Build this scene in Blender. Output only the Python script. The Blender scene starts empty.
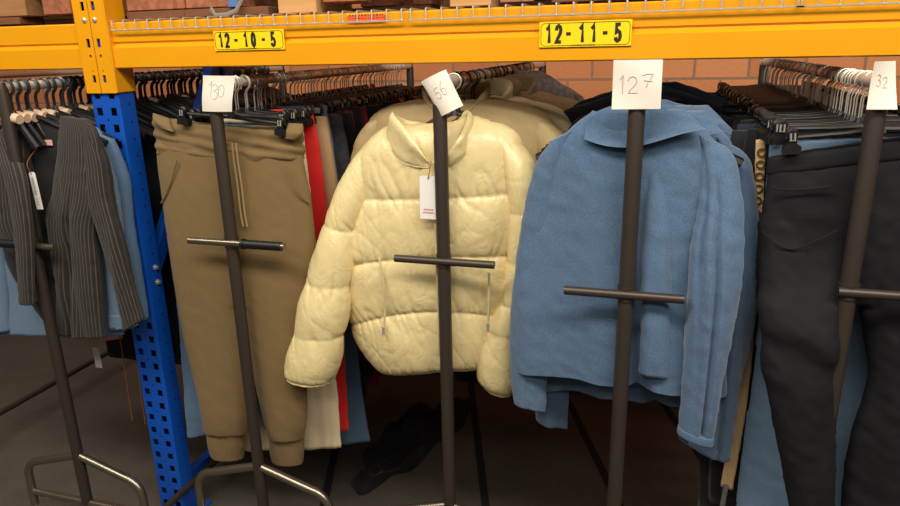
import bpy, math, random
import numpy as np
from mathutils import Vector, Matrix

S = bpy.context.scene
COL = S.collection
random.seed(7)

# ---------------------------------------------------------------- camera
FPX, EYE = 676.0, 1.53
def _axes(yaw, pitch, roll):
    y, p, r = (math.radians(a) for a in (yaw, pitch, roll))
    h = np.array([-math.sin(y), math.cos(y), 0]); r0 = np.array([math.cos(y), math.sin(y), 0]); z = np.array([0, 0, 1.])
    f = h*math.cos(p) - z*math.sin(p); u0 = h*math.sin(p) + z*math.cos(p)
    return f, math.cos(r)*r0 - math.sin(r)*u0, math.sin(r)*r0 + math.cos(r)*u0
CF, CR, CU = _axes(17.0, 16.9, 1.3)
cam_data = bpy.data.cameras.new('camera'); cam = bpy.data.objects.new('camera', cam_data); COL.objects.link(cam)
cam_data.sensor_fit = 'HORIZONTAL'; cam_data.sensor_width = 36.0; cam_data.lens = 36.0*FPX/900.0
cam_data.clip_start = 0.02
cam.matrix_world = Matrix(((CR[0], CU[0], -CF[0], 0), (CR[1], CU[1], -CF[1], 0), (CR[2], CU[2], -CF[2], EYE), (0, 0, 0, 1)))
S.camera = cam
def at(px, py, Y):
    """the point of the vertical plane y = Y that the photograph shows at pixel px, py"""
    d = CF + CR*(px-450)/FPX - CU*(py-253)/FPX
    return np.array([0, 0, EYE]) + d*(Y/d[1])

# ---------------------------------------------------------------- light and exposure
S.view_settings.view_transform = 'Standard'; S.view_settings.look = 'None'
S.view_settings.gamma = 1.0; S.view_settings.use_curve_mapping = False
S.view_settings.exposure = 0.0
W = bpy.data.worlds.new('world'); S.world = W; W.use_nodes = True
W.node_tree.nodes['Background'].inputs[0].default_value = (1.0, 0.92, 0.82, 1)
W.node_tree.nodes['Background'].inputs[1].default_value = 0.07
def area(name, loc, sx, sy, power, color, aim):
    l = bpy.data.lights.new(name, 'AREA'); l.shape = 'RECTANGLE'; l.size = sx; l.size_y = sy; l.energy = power; l.color = color
    o = bpy.data.objects.new(name, l); COL.objects.link(o); o.location = loc
    o.rotation_euler = (Vector(aim)-Vector(loc)).to_track_quat('-Z', 'Y').to_euler()
    return o
area('aisle_lamp', (0.2, 0.0, 3.3), 7.0, 0.45, 180, (1.0, 0.945, 0.86), (0.2, 1.4, 0.6))
area('aisle_lamp', (0.5, -1.9, 3.6), 7.0, 0.45, 75, (1.0, 0.945, 0.86), (0.0, 1.5, 0.9))

# ---------------------------------------------------------------- materials
def lin(c):
    return tuple(((v/255)/12.92 if v/255 <= 0.04045 else ((v/255+0.055)/1.055)**2.4) for v in c) + (1.0,)
class NT:
    def __init__(s, name):
        s.m = bpy.data.materials.new(name); s.m.use_nodes = True; s.t = s.m.node_tree
        s.b = s.t.nodes['Principled BSDF']; s._tc = None
    def n(s, kind, **kw):
        nd = s.t.nodes.new(kind)
        for k, v in kw.items():
            if k in nd.inputs: nd.inputs[k].default_value = v
            else: setattr(nd, k, v)
        return nd
    def l(s, a, b): s.t.links.new(a, b)
    def tc(s):
        if not s._tc: s._tc = s.n('ShaderNodeTexCoord')
        return s._tc.outputs['Object']
    def map(s, scale):
        mp = s.n('ShaderNodeMapping'); mp.inputs['Scale'].default_value = scale; s.l(s.tc(), mp.inputs[0]); return mp.outputs[0]
    def mix(s, fac, a, b):
        mx = s.n('ShaderNodeMix', data_type='RGBA')
        (s.l(fac, mx.inputs[0]) if not isinstance(fac, float) else setattr(mx.inputs[0], 'default_value', fac))
        for v, i in ((a, 6), (b, 7)):
            (setattr(mx.inputs[i], 'default_value', v) if isinstance(v, tuple) else s.l(v, mx.inputs[i]))
        return mx.outputs[2]
    def bump(s, h, strength, dist=0.002):
        bp = s.n('ShaderNodeBump', Strength=strength, Distance=dist); s.l(h, bp.inputs['Height']); s.l(bp.outputs[0], s.b.inputs['Normal'])
MC = {}
def plain(name, col, rough=0.6, metal=0.0, var=0.12, vscale=9.0, coat=0.0):
    if name in MC: return MC[name]
    k = NT(name); c = lin(col)
    nz = k.n('ShaderNodeTexNoise', Scale=vscale, Detail=4.0); k.l(k.tc(), nz.inputs['Vector'])
    d = tuple(v*(1-var) for v in c[:3])+(1.0,); e = tuple(min(1, v*(1+var)) for v in c[:3])+(1.0,)
    k.l(k.mix(nz.outputs[0], d, e), k.b.inputs['Base Color'])
    k.b.inputs['Roughness'].default_value = rough; k.b.inputs['Metallic'].default_value = metal
    if coat: k.b.inputs['Coat Weight'].default_value = coat
    MC[name] = k.m; return k.m
def cloth(name, col, rough=0.85, speck=0.15, fine=420.0, bump=0.25, sheen=0.15, stripes=None, pattern=None, wrinkle=0.0, spec=0.3):
    """woven or knitted cloth: fine speckle, slow unevenness, weave bump; stripes = (colour, pitch in m, share); pattern 'denim', 'leopard', 'cable'"""
    if name in MC: return MC[name]
    k = NT(name); c = lin(col)
    nz = k.n('ShaderNodeTexNoise', Scale=fine, Detail=2.0); k.l(k.tc(), nz.inputs['Vector'])
    d = tuple(v*(1-speck) for v in c[:3])+(1.0,); e = tuple(min(1, v*(1+speck)) for v in c[:3])+(1.0,)
    rp = k.n('ShaderNodeMapRange'); rp.inputs[1].default_value = 0.3; rp.inputs[2].default_value = 0.7; k.l(nz.outputs[0], rp.inputs[0])
    colr = k.mix(rp.outputs[0], d, e)
    sl = k.n('ShaderNodeTexNoise', Scale=5.0, Detail=3.0); k.l(k.tc(), sl.inputs['Vector'])
    colr = k.mix(sl.outputs[0], colr, k.mix(0.22, colr, tuple(v*0.55 for v in c[:3])+(1.0,)))
    h = nz.outputs[0]
    if stripes:
        sc, pitch, share = stripes
        sx = k.n('ShaderNodeSeparateXYZ'); uv = k.n('ShaderNodeAttribute', attribute_name='cloth_u'); 
        m1 = k.n('ShaderNodeMath', operation='DIVIDE'); k.l(uv.outputs['Fac'], m1.inputs[0]); m1.inputs[1].default_value = pitch
        m2 = k.n('ShaderNodeMath', operation='FRACT'); k.l(m1.outputs[0], m2.inputs[0])
        m3 = k.n('ShaderNodeMath', operation='LESS_THAN'); k.l(m2.outputs[0], m3.inputs[0]); m3.inputs[1].default_value = share
        colr = k.mix(m3.outputs[0], colr, lin(sc))
        h = m2.outputs[0]
    if pattern == 'cable':
        vo = k.n('ShaderNodeTexVoronoi', Scale=60.0); k.l(k.tc(), vo.inputs['Vector']); h = vo.outputs[0]
        colr = k.mix(vo.outputs[0], colr, tuple(v*0.5 for v in c[:3])+(1.0,))
    if pattern == 'leopard':
        vo = k.n('ShaderNodeTexVoronoi', Scale=70.0); k.l(k.tc(), vo.inputs['Vector'])
        lt = k.n('ShaderNodeMath', operation='LESS_THAN'); k.l(vo.outputs[0], lt.inputs[0]); lt.inputs[1].default_value = 0.45
        colr = k.mix(lt.outputs[0], lin((178, 150, 105)), lin((24, 20, 18)))
    k.l(colr, k.b.inputs['Base Color'])
    k.b.inputs['Roughness'].default_value = rough; k.b.inputs['Sheen Weight'].default_value = sheen
    k.b.inputs['Specular IOR Level'].default_value = spec
    if wrinkle:
        hm = k.n('ShaderNodeMath', operation='MULTIPLY'); k.l(h, hm.inputs[0]); hm.inputs[1].default_value = 0.06; h = hm.outputs[0]
        w = k.n('ShaderNodeTexNoise', Scale=1.0, Detail=3.0, Distortion=1.5); k.l(k.map((26.0, 26.0, 15.0)), w.inputs['Vector'])
        ab = k.n('ShaderNodeMath', operation='SUBTRACT'); k.l(w.outputs[0], ab.inputs[0]); ab.inputs[1].default_value = 0.5
        a2 = k.n('ShaderNodeMath', operation='ABSOLUTE'); k.l(ab.outputs[0], a2.inputs[0]); a3 = k.n('ShaderNodeMath', operation='POWER'); k.l(a2.outputs[0], a3.inputs[0]); a3.inputs[1].default_value = 0.5
        ad = k.n('ShaderNodeMath', operation='MULTIPLY_ADD'); k.l(a3.outputs[0], ad.inputs[0]); ad.inputs[1].default_value = wrinkle*8; k.l(h, ad.inputs[2]); h = ad.outputs[0]
    if wrinkle:                                   # crumpled facets of thin nylon
        dn = k.n('ShaderNodeTexNoise', Scale=14.0, Detail=2.0); k.l(k.tc(), dn.inputs['Vector'])
        va = k.n('ShaderNodeVectorMath', operation='MULTIPLY_ADD'); k.l(dn.outputs[1], va.inputs[0]); va.inputs[1].default_value = (0.9, 0.9, 0.9); k.l(k.map((24.0, 24.0, 15.0)), va.inputs[2])
        vo = k.n('ShaderNodeTexVoronoi', Scale=1.0); k.l(va.outputs[0], vo.inputs['Vector'])
        mm = k.n('ShaderNodeMath', operation='MULTIPLY_ADD'); k.l(vo.outputs[0], mm.inputs[0]); mm.inputs[1].default_value = 2.6; k.l(h, mm.inputs[2]); h = mm.outputs[0]
    k.bump(h, bump, 0.0026 if wrinkle else 0.0015)
    MC[name] = k.m; return k.m
def mat_brick():
    k = NT('brick'); mp = k.n('ShaderNodeMapping'); mp.inputs['Rotation'].default_value = (math.radians(90), 0, 0); k.l(k.tc(), mp.inputs[0])
    mp.inputs['Location'].default_value = (0.075, 0.0285, 0.0)
    br = k.n('ShaderNodeTexBrick', offset=0.5); k.l(mp.outputs[0], br.inputs['Vector'])
    br.inputs['Color1'].default_value = lin((216, 140, 88)); br.inputs['Color2'].default_value = lin((188, 108, 66)); br.inputs['Mortar'].default_value = lin((128, 104, 84))
    for a, v in (('Scale', 1.0), ('Mortar Size', 0.006), ('Brick Width', 0.224), ('Row Height', 0.112), ('Mortar Smooth', 0.2), ('Bias', 0.1)): br.inputs[a].default_value = v
    nz = k.n('ShaderNodeTexNoise', Scale=60.0, Detail=6.0); k.l(k.tc(), nz.inputs['Vector'])
    k.l(k.mix(nz.outputs[0], br.outputs[0], k.mix(0.35, br.outputs[0], lin((215, 150, 100)))), k.b.inputs['Base Color'])
    k.b.inputs['Roughness'].default_value = 0.9
    mt = k.n('ShaderNodeMath', operation='MULTIPLY_ADD'); k.l(br.outputs[1], mt.inputs[0]); mt.inputs[1].default_value = -2.0; k.l(nz.outputs[0], mt.inputs[2])
    k.bump(mt.outputs[0], 0.5, 0.006); return k.m
def mat_floor():
    k = NT('floor_slab'); a = k.n('ShaderNodeTexNoise', Scale=3.0, Detail=8.0, Roughness=0.65); k.l(k.tc(), a.inputs['Vector'])
    b = k.n('ShaderNodeTexNoise', Scale=45.0, Detail=6.0); k.l(k.tc(), b.inputs['Vector'])
    c1 = k.mix(a.outputs[0], lin((50, 45, 39)), lin((106, 96, 84)))
    c2 = k.mix(b.outputs[0], c1, k.mix(0.4, c1, lin((40, 34, 28))))
    k.l(c2, k.b.inputs['Base Color']); k.b.inputs['Roughness'].default_value = 0.75
    k.bump(b.outputs[0], 0.3, 0.004); return k.m
def mat_wood(name, c1, c2, scale=(4, 60, 60), chips=False):
    if name in MC: return MC[name]
    k = NT(name)
    nz = k.n('ShaderNodeTexVoronoi' if chips else 'ShaderNodeTexNoise', Scale=70.0 if chips else 1.0); k.l(k.tc() if chips else k.map(scale), nz.inputs['Vector'])
    if not chips: nz.inputs['Detail'].default_value = 6.0
    k.l(k.mix(nz.outputs[1] if chips else nz.outputs[0], lin(c1), lin(c2)), k.b.inputs['Base Color'])
    k.b.inputs['Roughness'].default_value = 0.85; k.bump(nz.outputs[0], 0.3, 0.003); MC[name] = k.m; return k.m

# ---------------------------------------------------------------- mesh helpers
class MB:
    def __init__(s): s.v = []; s.f = []; s.attr = None
    def add(s, v, f):
        o = len(s.v); s.v.extend(tuple(map(float, p)) for p in v); s.f.extend(tuple(i+o for i in q) for q in f); return s
    def box(s, lo, hi, bev=0.0):
        (x0, y0, z0), (x1, y1, z1) = lo, hi
        if bev <= 0:
            return s.add([(x0,y0,z0),(x1,y0,z0),(x1,y1,z0),(x0,y1,z0),(x0,y0,z1),(x1,y0,z1),(x1,y1,z1),(x0,y1,z1)],
                  [(3,2,1,0),(4,5,6,7),(0,1,5,4),(1,2,6,5),(2,3,7,6),(3,0,4,7)])
        b = min(bev, (x1-x0)/2.01, (y1-y0)/2.01, (z1-z0)/2.01); ring = []
        def oct_(x0, x1, y0, y1, z): return [(x0+b,y0,z),(x1-b,y0,z),(x1,y0+b,z),(x1,y1-b,z),(x1-b,y1,z),(x0+b,y1,z),(x0,y1-b,z),(x0,y0+b,z)]
        v = oct_(x0+b, x1-b, y0+b, y1-b, z0) + oct_(x0, x1, y0, y1, z0+b) + oct_(x0, x1, y0, y1, z1-b) + oct_(x0+b, x1-b, y0+b, y1-b, z1)
        f = [tuple(range(7, -1, -1)), tuple(range(24, 32))]
        for r in range(3):
            for i in range(8): f.append((r*8+i, r*8+(i+1) % 8, r*8+8+(i+1) % 8, r*8+8+i))
        return s.add(v, f)
    def tube(s, pts, r, n=10, cap=True, flat=1.0, up=None):
        P = [np.array(p, float) for p in pts]; m = len(P); R = r if hasattr(r, '__len__') else [r]*m
        T = []
        for i in range(m):
            t = P[min(i+1, m-1)] - P[max(i-1, 0)]; T.append(t/(np.linalg.norm(t)+1e-12))
        a = np.array(up, float) if up is not None else (np.array([0, 0, 1.]) if abs(T[0][2]) < 0.9 else np.array([1., 0, 0]))
        a = a - T[0]*(a@T[0]); a /= np.linalg.norm(a); v = []; f = []
        for i in range(m):
            if i: a = a - T[i]*(a@T[i]); a /= np.linalg.norm(a)
            b = np.cross(T[i], a)
            for j in range(n):
                q = 2*math.pi*j/n; v.append(P[i] + R[i]*(a*math.cos(q)*flat + b*math.sin(q)))
        for i in range(m-1):
            for j in range(n): f.append((i*n+j, i*n+(j+1) % n, (i+1)*n+(j+1) % n, (i+1)*n+j))
        if cap: f.append(tuple(range(n-1, -1, -1))); f.append(tuple((m-1)*n+j for j in range(n)))
        return s.add(v, f)
    def lathe(s, prof, origin, axis='z', n=16):
        v = []; f = []; m = len(prof)
        for (r, h) in prof:
            for j in range(n):
                q = 2*math.pi*j/n; c, d = r*math.cos(q), r*math.sin(q)
                p = (c, d, h) if axis == 'z' else ((h, c, d) if axis == 'x' else (c, h, d))
                v.append(np.array(origin)+p)
        for i in range(m-1):
            for j in range(n): f.append((i*n+j, i*n+(j+1) % n, (i+1)*n+(j+1) % n, (i+1)*n+j))
        f.append(tuple(range(n-1, -1, -1))); f.append(tuple((m-1)*n+j for j in range(n)))
        return s.add(v, f)
    def prism(s, poly, axis, a, b):
        """a polygon swept along an axis: poly gives the other two coordinates"""
        n = len(poly); v = []
        for h in (a, b):
            for (p, q) in poly: v.append((h, p, q) if axis == 'x' else ((p, h, q) if axis == 'y' else (p, q, h)))
        return s.add(v, [tuple(range(n-1, -1, -1)), tuple(range(n, 2*n))] + [(i, (i+1) % n, n+(i+1) % n, n+i) for i in range(n)])
    def mesh(s, name):
        me = bpy.data.meshes.new(name); me.from_pydata(s.v, [], s.f); me.update()
        return me
    def build(s, name, m, parent=None, smooth=True, loc=None, angle=40):
        me = s.mesh(name); me.materials.append(m)
        import bmesh
        bm = bmesh.new(); bm.from_mesh(me); bmesh.ops.recalc_face_normals(bm, faces=bm.faces); bm.to_mesh(me); bm.free()
        if s.attr is not None:
            at_ = me.attributes.new('cloth_u', 'FLOAT', 'POINT'); at_.data.foreach_set('value', np.array(s.attr, dtype=np.float32))
        if smooth:
            me.polygons.foreach_set('use_smooth', [True]*len(me.polygons))
            if angle < 180: me.set_sharp_from_angle(angle=math.radians(angle))
        o = bpy.data.objects.new(name, me); COL.objects.link(o)
        if parent is not None: o.parent = parent
        if loc is not None: o.location = loc
        return o
def tag(o, label=None, cat=None, group=None, kind=None):
    for k, v in (('label', label), ('category', cat), ('group', group), ('kind', kind)):
        if v: o[k] = v
    return o
def thing(name, label, cat, loc=(0, 0, 0), rz=0.0, group=None):
    o = bpy.data.objects.new(name, None); COL.objects.link(o); o.location = loc; o.rotation_euler = (0, 0, rz); o.empty_display_size = 0.05
    return tag(o, label, cat, group)
def copy_tree(o, parent=None):
    c = o.copy(); COL.objects.link(c)
    if parent is not None: c.parent = parent
    for ch in list(o.children): copy_tree(ch, c)
    return c
def recolor(o, m):
    if o.type == 'MESH' and o.material_slots:
        o.material_slots[0].link = 'OBJECT'; o.material_slots[0].material = m
def struct(o): o['kind'] = 'structure'; return o

# smooth value noise, vectorised
def _h(i, j, k, s):
    n = (i*374761393 + j*668265263 + k*1274126177 + s*974711) & 0x7fffffff
    n = ((n ^ (n >> 13))*1274126177) & 0x7fffffff
    return ((n ^ (n >> 16)) & 0xffff)/32767.5 - 1.0
def vn(x, y, z=0.0, s=0):
    x, y, z = np.broadcast_arrays(np.asarray(x, float), np.asarray(y, float), np.asarray(z, float))
    i, j, k = np.floor(x).astype(np.int64), np.floor(y).astype(np.int64), np.floor(z).astype(np.int64)
    u, v, w = x-i, y-j, z-k; u, v, w = (t*t*(3-2*t) for t in (u, v, w)); r = 0
    for a in (0, 1):
        for b in (0, 1):
            for c in (0, 1):
                r = r + _h(i+a, j+b, k+c, s)*(u if a else 1-u)*(v if b else 1-v)*(w if c else 1-w)
    return r
def fbm(x, y, z=0.0, s=0, o=3):
    r = 0; a = 1.0
    for q in range(o): r = r + a*vn(np.asarray(x)*2**q, np.asarray(y)*2**q, np.asarray(z)*2**q, s+q*17); a *= 0.5
    return r
def catmull(rows, m):
    K = np.array(rows, float); n = len(K); t = np.linspace(0, n-1, m); i = np.clip(np.floor(t).astype(int), 0, n-2); u = (t-i)[:, None]
    p0, p1, p2, p3 = K[np.clip(i-1, 0, n-1)], K[i], K[i+1], K[np.clip(i+2, 0, n-1)]
    out = 0.5*((2*p1) + (-p0+p2)*u + (2*p0-5*p1+4*p2-p3)*u*u + (-p0+3*p1-3*p2+p3)*u**3)
    return out, t
def loft(mb, rows, n=48, m=48, p=2.6, disp=None, cap=True, cap0=True):
    """closed garment tube. rows from top to bottom: xL, zL, xR, zR, y centre, half depth, sag of the middle"""
    n -= n % 2; K, t = catmull(rows, m); T = t/(len(rows)-1)
    h = n//2; k = np.arange(h)/h; a1 = 0.45*k + 0.55*(0.5-0.5*np.cos(np.pi*k)); a = np.concatenate([a1, 1-a1]); sd = np.concatenate([-np.ones(h), np.ones(h)])
    yy = np.power(np.clip(1-np.abs(2*a-1)**p, 0, 1), 1/2.0)*sd
    A = a[None, :]; x = K[:, 0:1]*(1-A)+K[:, 2:3]*A; z = K[:, 1:2]*(1-A)+K[:, 3:4]*A + K[:, 6:7]*4*A*(1-A); y = K[:, 4:5]+K[:, 5:6]*yy[None, :]
    V = np.stack([x, y, z], 2)
    if disp is not None:
        du = np.roll(V, -1, 1)-np.roll(V, 1, 1); dv = np.gradient(V, axis=0); N = np.cross(du, dv)
        N /= (np.linalg.norm(N, axis=2, keepdims=True)+1e-9)
        c = V.mean(1, keepdims=True); sgn = np.sign(((V-c)*N).sum(2).sum()); N *= sgn
        D = disp(np.broadcast_to(A, x.shape), np.broadcast_to(T[:, None], x.shape), np.broadcast_to(sd[None, :], x.shape), x, z)
        V = V + N*D[:, :, None]
    f = []
    for i in range(m-1):
        for j in range(n): f.append((i*n+j, (i+1)*n+j, (i+1)*n+(j+1) % n, i*n+(j+1) % n))
    if cap: f.append(tuple((m-1)*n+j for j in range(n)))
    if cap0: f.append(tuple(range(n-1, -1, -1)))
    mb.add(V.reshape(-1, 3), f)
    wid = np.abs(K[:, 2:3]-K[:, 0:1]); u = np.broadcast_to(wid.mean()*(A-0.5) if True else x, x.shape) + (sd[None, :] > 0)*3.0
    mb.attr = (mb.attr or []) + list(u.reshape(-1))
    return mb
# ================================================================ the setting
YB = 1.60                                       # front face of the pallet racking
WALLY = 3.3
m_brick, m_floor = mat_brick(), mat_floor()
struct(MB().box((-10, WALLY, 0), (7, WALLY+0.2, 4.2)).build('wall_back', m_brick, smooth=False))
struct(MB().box((-10, -5, -0.2), (7, WALLY, 0)).build('floor', m_floor, smooth=False))
m_joint = plain('joint_black', (12, 10, 9), 0.9)
for (xa, ya, xb, yb_) in ((-0.34, 1.5, -0.80, 2.9), (0.10, 1.7, -0.36, 2.9), (-0.93, 1.5, -1.42, 2.9), (0.55, 1.6, 0.08, 2.9)):
    d = Vector((xb-xa, yb_-ya, 0)).normalized(); q = Vector((-d.y, d.x, 0))*0.014
    a, b = Vector((xa, ya, 0)), Vector((xb, yb_, 0))
    bb = MB(); z0, z1 = -0.003, 0.0035
    bb.add([(*(p+s*q).xy, z) for z in (z0, z1) for p, s in ((a, -1), (b, -1), (b, 1), (a, 1))], [(3, 2, 1, 0), (4, 5, 6, 7), (0, 1, 5, 4), (1, 2, 6, 5), (2, 3, 7, 6), (3, 0, 4, 7)])
    struct(bb.build('trim_1', m_joint, smooth=False))

# ================================================================ pallet racking
m_yel = plain('yellow_paint', (228, 154, 6), 0.36, var=0.05, coat=0.15)
m_blue = plain('blue_paint', (8, 78, 176), 0.42, var=0.10, coat=0.1)
m_zinc = plain('zinc', (214, 206, 192), 0.38, 0.7)
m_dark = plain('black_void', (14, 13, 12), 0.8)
UX0, UX1 = -1.552, -1.454
UPITCH = 0.0470
fr = thing('rack_upright', 'blue perforated steel upright frame with diagonal bracing between the clothes rails', 'upright', ((UX0+UX1)/2, YB, 0))
def perforated(w, z0, z1, holes, th, y):
    """a plate with punched holes; holes: (x centre, half width, half height, z centre)"""
    xs = sorted({-w/2, w/2} | {round(c+s*hw, 5) for c, hw, hh, zc in holes for s in (-1, 1)})
    zs = sorted({z0, z1} | {round(zc+s*hh, 5) for c, hw, hh, zc in holes for s in (-1, 1)})
    hs = [(round(c-hw, 5), round(c+hw, 5), round(zc-hh, 5), round(zc+hh, 5)) for c, hw, hh, zc in holes]
    mb = MB(); keep = {}
    for i in range(len(xs)-1):
        for j in range(len(zs)-1):
            cx, cz = (xs[i]+xs[i+1])/2, (zs[j]+zs[j+1])/2
            keep[i, j] = not any(a < cx < b and c < cz < d for a, b, c, d in hs)
    for (i, j), k in keep.items():
        if not k: continue
        xa, xb, za, zb = xs[i], xs[i+1], zs[j], zs[j+1]
        mb.add([(xa, y, za), (xb, y, za), (xb, y, zb), (xa, y, zb)], [(0, 1, 2, 3)]); mb.add([(xa, y+th, za), (xb, y+th, za), (xb, y+th, zb), (xa, y+th, zb)], [(3, 2, 1, 0)])
        for (di, dj, e) in ((-1, 0, ((xa, za), (xa, zb))), (1, 0, ((xb, zb), (xb, za))), (0, -1, ((xb, za), (xa, za))), (0, 1, ((xa, zb), (xb, zb)))):
            if not keep.get((i+di, j+dj), False):
                (p, q), (r_, s_) = e; mb.add([(p, y, q), (r_, y, s_), (r_, y+th, s_), (p, y+th, q)], [(0, 1, 2, 3)])
    return mb
UW = UX1-UX0
hl = []
nz_ = int(2.2/UPITCH)
for i in range(nz_):
    z = 0.06+i*UPITCH
    for sx in (-1, 1): hl.append((sx*0.0245, 0.0098, 0.0112, z))
    if i % 2: hl.append((0.0, 0.0028, 0.0028, z+UPITCH/2))
post = perforated(UW-0.012, 0.0, 2.25, hl, 0.003, 0.0)
for s in (-1, 1):                                # rounded corners, side walls and return lips of the channel
    xo = s*UW/2
    post.prism([(xo-s*0.006, 0.0), (xo-s*0.001, 0.0022), (xo, 0.007), (xo, 0.060), (xo-s*0.022, 0.060), (xo-s*0.022, 0.057), (xo-s*0.003, 0.057), (xo-s*0.003, 0.008), (xo-s*0.006, 0.003)], 'z', 0.0, 2.25)
po = post.build('post', m_blue, fr, angle=30)
MB().box((-0.03, 0.03, 0), (0.03, 0.034, 2.2)).build('post_inner_shade', m_dark, fr, smooth=False)  # black sheet added inside the open channel as shade behind the holes
MB().box((-0.075, -0.02, 0), (0.075, 0.11, 0.006)).build('base_plate', m_blue, fr, smooth=False)
xs_ = UW/2
for z in (0.90, 0.852, 0.12):
    MB().lathe([(0.0095, 0.0), (0.0095, 0.002), (0.0065, 0.003), (0.0065, 0.009), (0.004, 0.0105)], (xs_, 0.038, z), 'x', 12).build('bolt', m_zinc, fr)
for z in [1.395-0.05*i for i in range(24)]:
    if all(abs(z-q) > 0.03 for q in (0.90, 0.852, 0.12)):
        MB().lathe([(0.0032, 0.0), (0.0032, 0.0012)], (xs_, 0.036, z), 'x', 8).build('bolt_hole', m_dark, fr)
def bar(pa, pb, w, th, upv=(1, 0, 0)):
    a, b = Vector(pa), Vector(pb); t = (b-a).normalized(); u = Vector(upv); v = t.cross(u).normalized()
    c = [p+u*s*th/2+v*q*w/2 for p in (a, b) for s, q in ((-1, -1), (1, -1), (1, 1), (-1, 1))]
    return MB().add(c, [(3, 2, 1, 0), (4, 5, 6, 7), (0, 1, 5, 4), (1, 2, 6, 5), (2, 3, 7, 6), (3, 0, 4, 7)])
bar((xs_-0.028, 0.05, 0.875), (xs_-0.028, 0.53, 1.535), 0.042, 0.03).build('brace', m_blue, fr, smooth=False)
bar((xs_-0.028, 0.05, 0.12), (xs_-0.028, 0.53, 0.12), 0.045, 0.03).build('brace', m_blue, fr, smooth=False)
MB().box((xs_-0.09, 0.51, 0), (xs_, 0.57, 2.25), 0.006).build('rear_post', m_blue, fr)

BZ0, BZ1 = 1.494, 1.616
def beam(label, x0, x1, side):
    b = thing('rack_beam', label, 'beam', (x0 if side > 0 else x1, YB, BZ0))
    h = BZ1-BZ0; o = b.location.x
    prof = [(0.004, 0.0), (0.0, 0.003), (0.0, h*0.45), (0.010, h*0.515), (0.0105, h*0.55), (0.006, h*0.58), (0.006, h-0.004), (0.009, h), (0.045, h), (0.045, 0.0)]
    MB().prism(prof, 'x', x0-o, x1-o).build('beam_profile', m_yel, b, angle=25)
    s = side; zt = 1.75-BZ0; zb = 1.428-BZ0       # the hooked end connector
    hx = -s*0.047
    zz = lambda py: at(96, py, YB-0.008)[2]-BZ0
    hs = [(0, 0.0055, 0.0100, zz(79)), (0, 0.0036, 0.0036, zz(56)), (0, 0.0018, 0.0018, zz(71)), (0, 0.0060, 0.0115, zz(43)), (0, 0.0060, 0.0115, zz(5.5)), (0, 0.0060, 0.0115, zz(-32))]
    pl = perforated(0.050, zb, zt, [(-s*0.009, *q[1:]) for q in hs], 0.004, 0.0)
    pl.v = [(p[0]-s*0.0275, p[1]-0.008, p[2]) for p in pl.v]
    c = pl.build('end_connector', m_yel, b, smooth=False)
    xf = -s*0.0048
    MB().box((min(xf, 0), -0.008, zb), (max(xf, 0), 0.068, zt), 0.002).build('connector_flange', m_yel, b)
    MB().lathe([(0.0072, -0.0), (0.0072, -0.002), (0.004, -0.0042)], (-s*0.0365, -0.008, zz(20)), 'y', 14).build('lock_stud', m_zinc, b)
    return b
beam('long yellow steel beam carrying the 12-10-5 and 12-11-5 plates', UX1+0.005, 1.4, 1)
beam('short yellow steel beam above the striped cardigan, with no number plate', -4.2, UX0-0.005, -1)

# number plates -------------------------------------------------------------
m_plate = plain('plate_yellow', (250, 208, 20), 0.35, var=0.04)
m_ink = plain('ink_black', (22, 20, 14), 0.6, var=0.02)
m_plate2 = plain('plate_rim', (244, 226, 90), 0.4)
STROKE = {'1': [[(0.12, 0.76), (0.30, 0.84), (0.42, 1.0), (0.42, 0.0)]],
          '2': [[(0.06, 0.72), (0.12, 0.9), (0.30, 0.98), (0.5, 0.9), (0.55, 0.72), (0.48, 0.52), (0.2, 0.22), (0.08, 0.04), (0.6, 0.04)]],
          '0': [[(0.3, 0.98), (0.12, 0.85), (0.06, 0.5), (0.12, 0.15), (0.3, 0.02), (0.48, 0.15), (0.54, 0.5), (0.48, 0.85), (0.3, 0.98), (0.2, 0.95)]],
          '5': [[(0.56, 0.96), (0.16, 0.96), (0.10, 0.5), (0.3, 0.6), (0.5, 0.5), (0.56, 0.3), (0.48, 0.1), (0.28, 0.02), (0.1, 0.1), (0.06, 0.24)]],
          '3': [[(0.08, 0.85), (0.25, 0.98), (0.48, 0.88), (0.48, 0.66), (0.24, 0.54), (0.52, 0.42), (0.54, 0.16), (0.3, 0.0), (0.06, 0.12)]],
          '6': [[(0.5, 0.98), (0.2, 0.7), (0.06, 0.35), (0.14, 0.06), (0.36, 0.0), (0.54, 0.16), (0.5, 0.4), (0.3, 0.48), (0.1, 0.36)]],
          '7': [[(0.02, 0.86), (0.25, 0.98), (0.62, 0.98), (0.36, 0.4), (0.24, 0.0)], [(0.1, 0.52), (0.62, 0.44)]],
          '-': [[(0.05, 0.5), (0.55, 0.5)]]}
def ribbon(mb, pts, w, y0, y1):
    P = [Vector((a, b)) for a, b in pts]; L = []; R = []
    for i, p in enumerate(P):
        d0 = (P[i]-P[i-1]).normalized() if i else (P[1]-P[0]).normalized(); d1 = (P[i+1]-P[i]).normalized() if i < len(P)-1 else d0
        t = (d0+d1); t = t.normalized() if t.length > 1e-6 else d0; n = Vector((-t.y, t.x)); k = 1/max(0.55, n.dot(Vector((-d1.y, d1.x))))
        L.append(p+n*w/2*k); R.append(p-n*w/2*k)
    m = len(P); v = [(q.x, y, q.y) for y in (y0, y1) for s in (L, R) for q in s]
    f = []
    for i in range(m-1):
        f += [(i, i+1, m+i+1, m+i), (2*m+i, 3*m+i, 3*m+i+1, 2*m+i+1), (i, 2*m+i, 2*m+i+1, i+1), (m+i, m+i+1, 3*m+i+1, 3*m+i)]
    f += [(0, m, 3*m, 2*m), (m-1, 3*m-1, 4*m-1, 2*m-1)]
    mb.add(v, f)
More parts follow.
